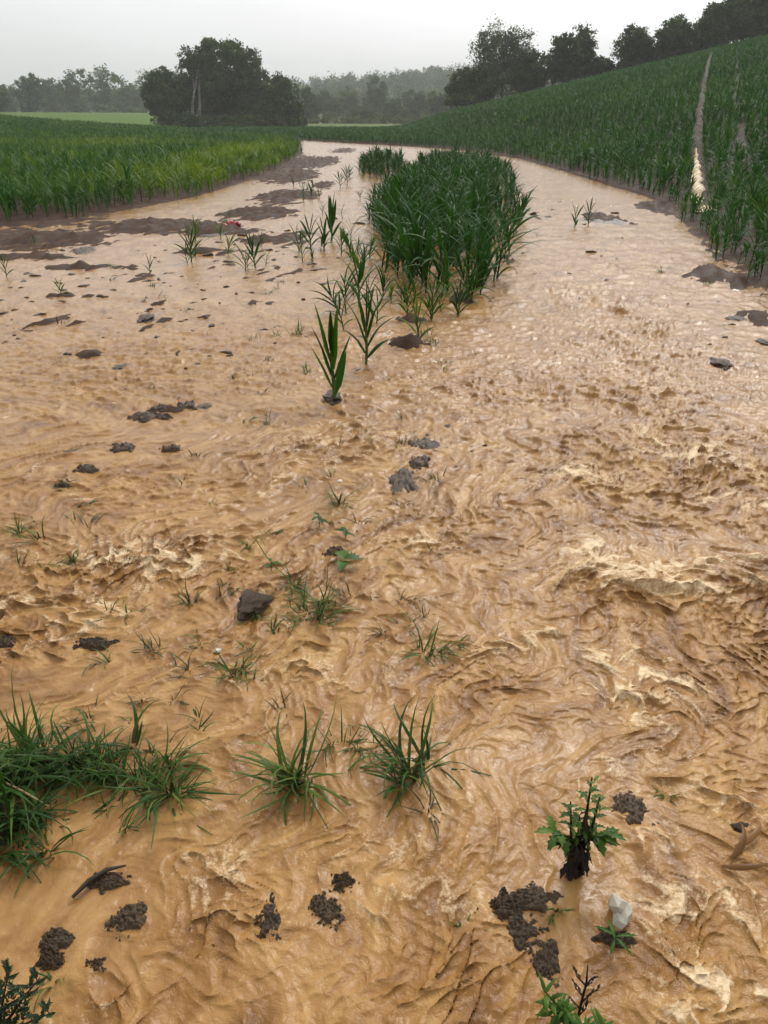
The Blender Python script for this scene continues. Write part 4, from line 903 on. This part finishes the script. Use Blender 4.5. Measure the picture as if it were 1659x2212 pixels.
def scatter(n, x0, x1, y0, y1, label, group, smin=2.5, smax=7):
    for i in range(n):
        px, py = rnd.uniform(x0, x1), rnd.uniform(y0, y1); x, y = at(px, py); s = rnd.uniform(smin, smax)**1.0*mpp(px, py)
        if not inside(np.array([x]), np.array([y]), POLY)[0]: continue
        if inside(np.array([x]), np.array([y]), ISL)[0]: continue
        s *= rnd.choice((.5, .7, 1, 1)); o = link('soil_crumb', small[rnd.randrange(8)], None, (x, y, rnd.uniform(-.2, .25)*s), (0, 0, rnd.uniform(-.2, .9)), (s*rnd.uniform(.8, 2.6), s*rnd.uniform(.5, 1.2), s*rnd.uniform(.35, .9)))
        tag(o, label, 'clod', group)
scatter(110, 0, 450, 590, 800, 'small dark soil crumb breaking the calm water at the left', 'soil crumbs at the left')
scatter(85, 440, 790, 470, 780, 'small dark soil crumb in the shallow water left of the clump', 'soil crumbs left of the clump')
scatter(28, 1115, 1360, 430, 610, 'small dark soil crumb in the shallow right channel', 'soil crumbs in the right channel', 2, 6)
scatter(30, 20, 640, 500, 570, 'small dark clod along the left mud bank', 'clods along the left bank')
scatter(22, 1480, 1659, 640, 760, 'small dark soil crumb by the right bank', 'soil crumbs by the right bank', 2, 6)
scatter(24, 600, 1100, 700, 1000, 'small dark soil crumb in mid stream below the clump', 'soil crumbs in mid stream', 2, 6)

# stick, straw, dead leaves, red scrap
def ground_line(pts, r, mat, name, label, cat, z=.01, sagn=0):
    P = [(*at(px, py), z+dz) for px, py, dz in pts]; o0 = P[0]
    v, f = tube([np.array(p)-np.array(o0) for p in P], r, 7)
    return tag(link(name, mesh_np(name, v, f, True, {'t': np.full(len(v), .9), 'tint': np.full(len(v), .5)}, mat), None, o0), label, cat)
ground_line([(158, 1945, 0), (195, 1915, .008), (235, 1893, .012), (275, 1880, .006)], [.004, .006, .005, .002], M_twig, 'stick', 'dark slanting stick lying in the flood at the lower left', 'stick')
ground_line([(15, 1725, .05), (60, 1745, .045), (112, 1768, .03)], [.0025, .003, .002], M_straw, 'straw_stalk', 'pale straw stalk lying across the dark grass at the left edge', 'straw')
ground_line([(555, 1185, .03), (575, 1215, .02), (600, 1240, .01)], [.0018, .0022, .002], M_weed, 'bent_stem', 'bent green stem leading to the grass behind the rooted clod', 'stem')
x, y = at(1625, 1860); rnd = random.Random(8)
for i, (dx, dy, az, lab) in enumerate(((0, 0, .5, 'longest brown dead leaf caught at the right edge'), (-.03, -.02, -.5, 'brown dead leaf curling downstream at the right edge'), (.02, .03, .15, 'orange brown dead leaf uppermost at the right edge'))):
    v, f, a = blade(rnd, (0, 0, .012), az, .12, .015, 22, -22, 9, .5, 1.2); a['tint'] = np.full(len(v), .2+.3*i)
    tag(link('dead_leaf', mesh_np('dead_leaf', v, f, True, a, M_brownleaf), None, (x-.05+dx, y+dy, .0)), lab, 'dead leaf', 'dead maize leaves at the right edge')
me = clod_mesh(55, .7, 4, M_red, 1.6); x, y = at(505, 494); m_ = mpp(505, 494)
tag(link('plastic_scrap', me, None, (x, y, 9*m_), (.2, .1, .4), (12*m_, 8*m_, 6*m_)), 'crumpled red plastic scrap lying on the mud ridge', 'plastic scrap')

# ------------------------------------------------------------------ trees
def leaf_cloud(rnd, lobes, n, size, hollow=.35, clump=.16):
    """lobes: (centre, radii); leaves gather in clumps through the volume, thicker towards the outside"""
    vol = np.array([r[0]*r[1]*r[2] for _, r in lobes])**.75; cnt = (vol/vol.sum()*n).astype(int)+4
    Ps = []; Ti = []
    for (c, r), k in zip(lobes, cnt):
        nc = max(9, k//46); d = rnd.normal(size=(nc, 3)); d /= np.linalg.norm(d, axis=1, keepdims=True)
        rr_ = (hollow+(1.12-hollow)*rnd.rand(nc)**.55)[:, None]; cc = d*rr_*np.array(r); ct = rnd.normal(0, .26, nc)
        j = rnd.randint(0, nc, k); sp = clump*(np.mean(r))*(.6+.9*rnd.rand(nc))[j][:, None]
        Ps.append(np.array(c)+cc[j]+rnd.normal(size=(k, 3))*sp*np.array((1, 1, .75))); Ti.append(ct[j]+rnd.normal(0, .12, k))
    P = np.concatenate(Ps); Ti = np.clip(np.concatenate(Ti)+.42, 0, 1); k = len(P)
    a = rnd.normal(size=(k, 3)); a /= np.linalg.norm(a, axis=1, keepdims=True); b = np.cross(a, rnd.normal(size=(k, 3))); b /= np.linalg.norm(b, axis=1, keepdims=True)+1e-9
    s = (size*(.5+.9*rnd.rand(k)))[:, None]
    P = np.asarray(P); V = np.stack([P-a*s, P+b*s*.55, P+a*s, P-b*s*.55], 1).reshape(-1, 3)
    return V, np.arange(4*k).reshape(-1, 4), {'tint': np.repeat(Ti, 4)}
def tree(name, base, lobes_px, Y, mat, label, group, n=5000, size=.22, trunk=M_bark, tr=.25, cat='tree', hollow=.35, clump=.16, seed=1, shape=1.0, stems=1, bushy=False):
    rnd = np.random.RandomState(seed); bx, _, _ = at_y(base[0], base[1], Y); bz = gh(bx, Y)
    o0 = np.array((bx, Y, bz)); lobes = []
    for lx, ly, rx, ry in lobes_px:
        yo = rnd.uniform(-.35, .35)*rx*Y/FPX; c = at_y(lx, ly, Y+yo)-o0; k = Y/FPX/ray(lx, ly)[1]
        lobes.append((c, (rx*k, rx*k*.9*shape, ry*k)))
    V, F, A = leaf_cloud(rnd, lobes, int(n*1.7), size*.74, hollow, clump*.95)
    e_ = bpy.data.objects.new(name, None); C.objects.link(e_); e_.location = o0; tag(e_, label, cat, group)
    link('crown' if not bushy else 'foliage', mesh_np('crown', V, F, False, A, mat), e_)
    for sN in range(stems):
        ps = []; b0 = np.array(((sN-(stems-1)/2)*1.0*tr*6, rnd.uniform(-.3, .3)-(3.6 if trunk is M_birch else 0), -.3)); low = min(l[0][2]-l[1][2]*.3 for l in lobes)
        cx = np.mean([l[0][0] for l in lobes]); top = max(l[0][2] for l in lobes); H = max(low, .25*top)
        mid = np.array((b0[0]*.8+cx*.25, b0[1]*.9, H)); tp = np.array((cx, 0, top*.9))
        v, f = tube([b0, (b0+mid)/2+rnd.normal(0, .08, 3), mid, (mid+tp)/2+rnd.normal(0, .2, 3), tp], [tr*1.2, tr, tr*.85, tr*.5, tr*.12], 7); ps.append((v, f))
        if sN == 0:
            for c, r in lobes:
                st = mid+(tp-mid)*rnd.uniform(0, .5); v, f = tube([st, (st+c)/2+rnd.normal(0, .25, 3)+np.array((0, 0, -.2)), c, c+np.array((rnd.normal(0, .4), 0, r[2]*.8))], [tr*.4, tr*.3, tr*.18, tr*.05], 5); ps.append((v, f))
        V, F, _ = cat_parts(ps); link('trunk', mesh_np('trunk', V, F, True, None, trunk), e_)
    return e_
GC = 'trees of the clump at the end of the left field'
tree('dark_tree', (350, 274), [(345, 185, 30, 30), (332, 218, 22, 30), (362, 222, 28, 34), (385, 215, 20, 34), (362, 252, 32, 24)], 116, M_t_dark, 'dark low tree at the left end of the middle clump', GC, 9000, .26, seed=1)
tree('birch_tree', (437, 276), [(456, 104, 26, 18), (415, 128, 26, 24), (445, 140, 36, 30), (412, 165, 26, 28), (450, 180, 40, 40), (425, 215, 34, 34)], 118, M_t_mid, 'tall birch with pale trunks in the middle clump', GC, 11000, .22, trunk=M_birch, tr=.20, seed=2, stems=2, hollow=.3)
tree('broadleaf_tree', (515, 278), [(505, 115, 36, 22), (540, 150, 28, 34), (500, 160, 42, 38), (555, 190, 24, 42), (510, 215, 52, 44), (470, 235, 30, 30), (545, 240, 34, 34)], 121, M_t_dark, 'tall dark broadleaf tree right of the birch', GC, 15000, .26, seed=3)
tree('bushy_tree', (612, 282), [(598, 195, 30, 28), (615, 220, 34, 36), (575, 240, 26, 36), (628, 252, 28, 26), (600, 262, 50, 18), (648, 266, 14, 12)], 117, M_t_mid, 'rounded olive bushy tree at the right end of the middle clump', GC, 10000, .24, seed=4)
tree('undergrowth_shrub', (480, 278), [(400, 262, 30, 14), (440, 266, 26, 10), (490, 266, 34, 12), (545, 266, 34, 14)], 114, M_t_dark, 'dark undergrowth at the foot of the birch', GC, 5000, .22, tr=.1, seed=5, cat='shrub', bushy=True)
GR = 'trees along the crest of the right hillside'
tree('hedge_shrub', (1000, 228), [(1012, 176, 32, 24), (985, 200, 20, 20), (1040, 188, 30, 28), (1000, 214, 34, 14)], 104, M_t_mid, 'wide olive shrub at the left end of the crest hedge', GR, 8000, .22, tr=.12, seed=6, cat='shrub')
tree('willow_tree', (1086, 214), [(1085, 82, 38, 24), (1050, 100, 28, 24), (1120, 100, 30, 28), (1065, 130, 38, 26), (1110, 140, 40, 32), (1085, 170, 50, 36)], 104, M_t_pale, 'airy pale willow, tallest tree on the crest', GR, 9000, .17, hollow=.1, clump=.22, seed=7, tr=.2)
tree('hedge_shrub', (1150, 200), [(1150, 142, 24, 26), (1135, 170, 34, 26), (1165, 168, 20, 20)], 103, M_t_dark, 'dark shrub just right of the willow', GR, 6000, .22, tr=.12, seed=8, cat='shrub')
tree('broadleaf_tree', (1230, 186), [(1222, 95, 22, 20), (1258, 88, 24, 24), (1208, 120, 24, 26), (1238, 122, 28, 22), (1268, 115, 18, 18), (1212, 155, 28, 28), (1245, 150, 28, 18)], 103, M_t_dark, 'dark open-crowned tree right of the willow', GR, 7500, .22, hollow=.15, clump=.2, seed=9, tr=.18)
tree('hedge_shrub', (1290, 172), [(1285, 135, 18, 14), (1305, 142, 22, 12), (1275, 155, 26, 12)], 102, M_t_dark, 'low shrub in the gap right of the open-crowned tree', GR, 3500, .2, tr=.1, seed=10, cat='shrub')
tree('small_tree', (1370, 152), [(1368, 78, 24, 20), (1352, 100, 24, 20), (1385, 98, 26, 22), (1370, 122, 36, 18)], 101, M_t_mid, 'small feathery grey green tree on the crest', GR, 4800, .18, hollow=.1, clump=.22, seed=11, tr=.12)
tree('hedge_shrub', (1412, 140), [(1412, 108, 20, 16), (1410, 122, 24, 12)], 101, M_t_mid, 'low shrub between the small tree and the pointed bushes', GR, 2500, .2, tr=.1, seed=12, cat='shrub')
tree('small_tree', (1465, 128), [(1465, 58, 24, 20), (1445, 78, 26, 20), (1488, 78, 22, 22), (1465, 98, 40, 18)], 100, M_t_dark, 'dark spiky bushy tree left of the tall dark group', GR, 6500, .2, hollow=.15, clump=.18, seed=13, tr=.14)
tree('dark_tree', (1545, 108), [(1545, 35, 22, 24), (1530, 62, 22, 22), (1562, 60, 26, 30), (1545, 82, 30, 18)], 100, M_t_dark, 'tall dark tree at the left of the corner group', GR, 8000, .24, seed=14, tr=.18)
tree('dark_tree', (1600, 98), [(1605, 10, 34, 34), (1585, 40, 32, 34), (1620, 55, 32, 28)], 101, M_t_dark, 'tall dark tree in the upper right corner', GR, 9000, .24, seed=15, tr=.2)
tree('dark_tree', (1655, 90), [(1655, 5, 34, 38), (1672, 40, 32, 32), (1640, 55, 26, 22)], 102, M_t_dark, 'dark tree cut by the right edge of the photo', GR, 9000, .24, seed=16, tr=.2)
tree('dark_tree', (1730, 80), [(1725, 0, 34, 38), (1740, 35, 32, 32)], 102, M_t_dark, 'dark tree beyond the right edge of the photo', GR, 4000, .3, seed=17, tr=.2)
tree('crest_hedge', (1410, 142), [(1335, 150, 22, 9), (1372, 140, 26, 10), (1412, 131, 26, 11), (1450, 122, 26, 10), (1492, 114, 28, 11), (1530, 104, 26, 11)], 101, M_t_mid, 'low hedge joining the small trees along the right crest', None, 7000, .22, tr=.08, seed=18, cat='hedge', bushy=True)
GB = 'hazy trees behind the pale meadow'
for i, (b, lb, Y, mt, lab, nm) in enumerate([
    ((-8, 250), [(-6, 212, 16, 24), (-12, 235, 16, 14)], 190, M_t_dark, 'dark tree cut by the left edge behind the left field', 'dark_tree'),
    ((16, 250), [(18, 200, 16, 14), (12, 222, 24, 20)], 255, M_t_mid, 'hazy low tree second from the left edge', 'hazy_tree'),
    ((64, 250), [(66, 172, 18, 16), (60, 195, 24, 22), (68, 220, 26, 24)], 225, M_t_dark, 'taller dark tree standing out at the left of the hazy row', 'dark_tree'),
    ((108, 250), [(108, 190, 20, 14), (112, 215, 28, 26)], 265, M_t_mid, 'hazy tree just right of the taller dark one', 'hazy_tree'),
    ((160, 250), [(165, 172, 22, 18), (148, 190, 24, 20), (160, 218, 34, 26)], 255, M_t_mid, 'left one of the two broad hazy trees in the row', 'hazy_tree'),
    ((228, 250), [(222, 168, 34, 20), (250, 190, 24, 22), (215, 200, 34, 26), (235, 224, 40, 22)], 250, M_t_mid, 'right one of the two broad hazy trees in the row', 'hazy_tree'),
    ((282, 250), [(280, 205, 22, 18), (285, 228, 26, 18)], 270, M_t_mid, 'low hazy tree right of the broad ones', 'hazy_tree'),
    ((318, 250), [(318, 172, 20, 18), (310, 198, 26, 24), (325, 222, 28, 22)], 320, M_t_mid, 'pale distant tree beside the middle clump', 'hazy_tree'),
    ((368, 250), [(365, 172, 26, 14), (372, 195, 26, 26)], 340, M_t_mid, 'palest distant tree seen over the low dark tree', 'hazy_tree'),
    ((168, 254), [(166, 236, 12, 10), (170, 244, 16, 6)], 215, M_t_pale, 'small pale bush at the far edge of the meadow, left', 'pale_bush'),
    ((232, 254), [(232, 238, 13, 9), (226, 244, 15, 6)], 215, M_t_pale, 'small pale bush at the far edge of the meadow, middle', 'pale_bush'),
    ((295, 254), [(292, 238, 14, 10), (300, 244, 14, 6)], 215, M_t_pale, 'small pale bush at the far edge of the meadow, right', 'pale_bush')]):
    tree(nm, b, lb, Y, mt, lab, GB, 2600 if nm != 'pale_bush' else 700, .42 if nm != 'pale_bush' else .3, tr=.3 if nm != 'pale_bush' else .1, seed=30+i, cat='tree' if nm != 'pale_bush' else 'bush')
GV = 'hazy trees in the valley behind the stream'
for i, (b, lb, Y, mt, lab) in enumerate([
    ((672, 262), [(668, 215, 16, 22), (675, 240, 18, 18)], 190, M_t_mid, 'slim hazy tree right behind the middle clump'),
    ((712, 264), [(708, 218, 22, 16), (715, 240, 26, 18)], 230, M_t_mid, 'rounded hazy tree in the valley, left'),
    ((752, 262), [(752, 212, 26, 18), (750, 238, 30, 20)], 240, M_t_mid, 'broad hazy tree in the valley, left of the tall one'),
    ((812, 262), [(812, 188, 20, 18), (810, 212, 24, 24), (815, 240, 24, 18)], 235, M_t_dark, 'tallest dark hazy tree in the valley'),
    ((790, 266), [(786, 248, 26, 10)], 200, M_t_mid, 'low bush in front of the tall valley tree'),
    ((855, 264), [(852, 232, 24, 16), (858, 248, 26, 12)], 215, M_t_mid, 'low rounded bush right of the tall valley tree'),
    ((905, 262), [(895, 215, 26, 16), (915, 222, 24, 18), (905, 242, 36, 16)], 225, M_t_mid, 'broad hazy tree right in the valley'),
    ((950, 258), [(950, 218, 22, 16), (955, 238, 26, 18)], 200, M_t_mid, 'hazy tree left of the crest hedge')]):
    tree('valley_tree', b, lb, Y, mt, lab, GV, 2800, .38, tr=.25, seed=60+i)
# low hedge line across the valley floor
tree('valley_hedge', (760, 272), [(690, 262, 26, 8), (740, 264, 30, 7), (800, 263, 34, 8), (860, 262, 32, 8), (915, 258, 30, 9)], 180, M_t_mid, 'low hedge across the valley floor under the hazy trees', None, 3500, .28, tr=.08, seed=80, cat='hedge', bushy=True)
# far wooded hill: too far to count
rw_ = np.random.RandomState(12); ps = []
base_leaf = None
for k in range(760):
    px = rw_.uniform(-150, 1500); Y = rw_.uniform(340, 620)
    xx = at_y(px, 250, Y)[0]; zz = gh(xx, Y); r_ = rw_.uniform(4, 7.5); hgt = rw_.uniform(3.5, 5.5)
    ps.append(leaf_cloud(rw_, [((xx, Y, zz+hgt*.8), (r_, r_, hgt))], 420, .50, .6, .16))
V, F, A = cat_parts(ps)
tag(link('distant_wood', mesh_np('distant_wood', V, F, False, A, M_t_dark)), 'far wooded hill fading into the rain haze', kind='stuff')

# ------------------------------------------------------------------ rain haze
M_haze = bpy.data.materials.new('rain_haze'); M_haze.use_nodes = True; t = M_haze.node_tree; t.nodes.clear()
pv = t.nodes.new('ShaderNodeVolumePrincipled'); pv.inputs['Color'].default_value = (.93, .95, .97, 1); pv.inputs['Density'].default_value = .00065; pv.inputs['Anisotropy'].default_value = .15
ou = t.nodes.new('ShaderNodeOutputMaterial'); t.links.new(pv.outputs[0], ou.inputs['Volume'])
bm = bmesh.new(); bmesh.ops.create_cube(bm, size=1); me = bpy.data.meshes.new('haze'); bm.to_mesh(me); bm.free(); me.materials.append(M_haze)
ztop = max(float(GZ.max())+20, 62)
o = link('haze', me, None, (0, 650, (ztop-1.2)/2), (0, 0, 0), (1900, 1400, ztop+1.2)); tag(o, 'thin grey rain haze over the valley', kind='stuff')
print('done', len(bpy.data.objects), GZ.min(), GZ.max())
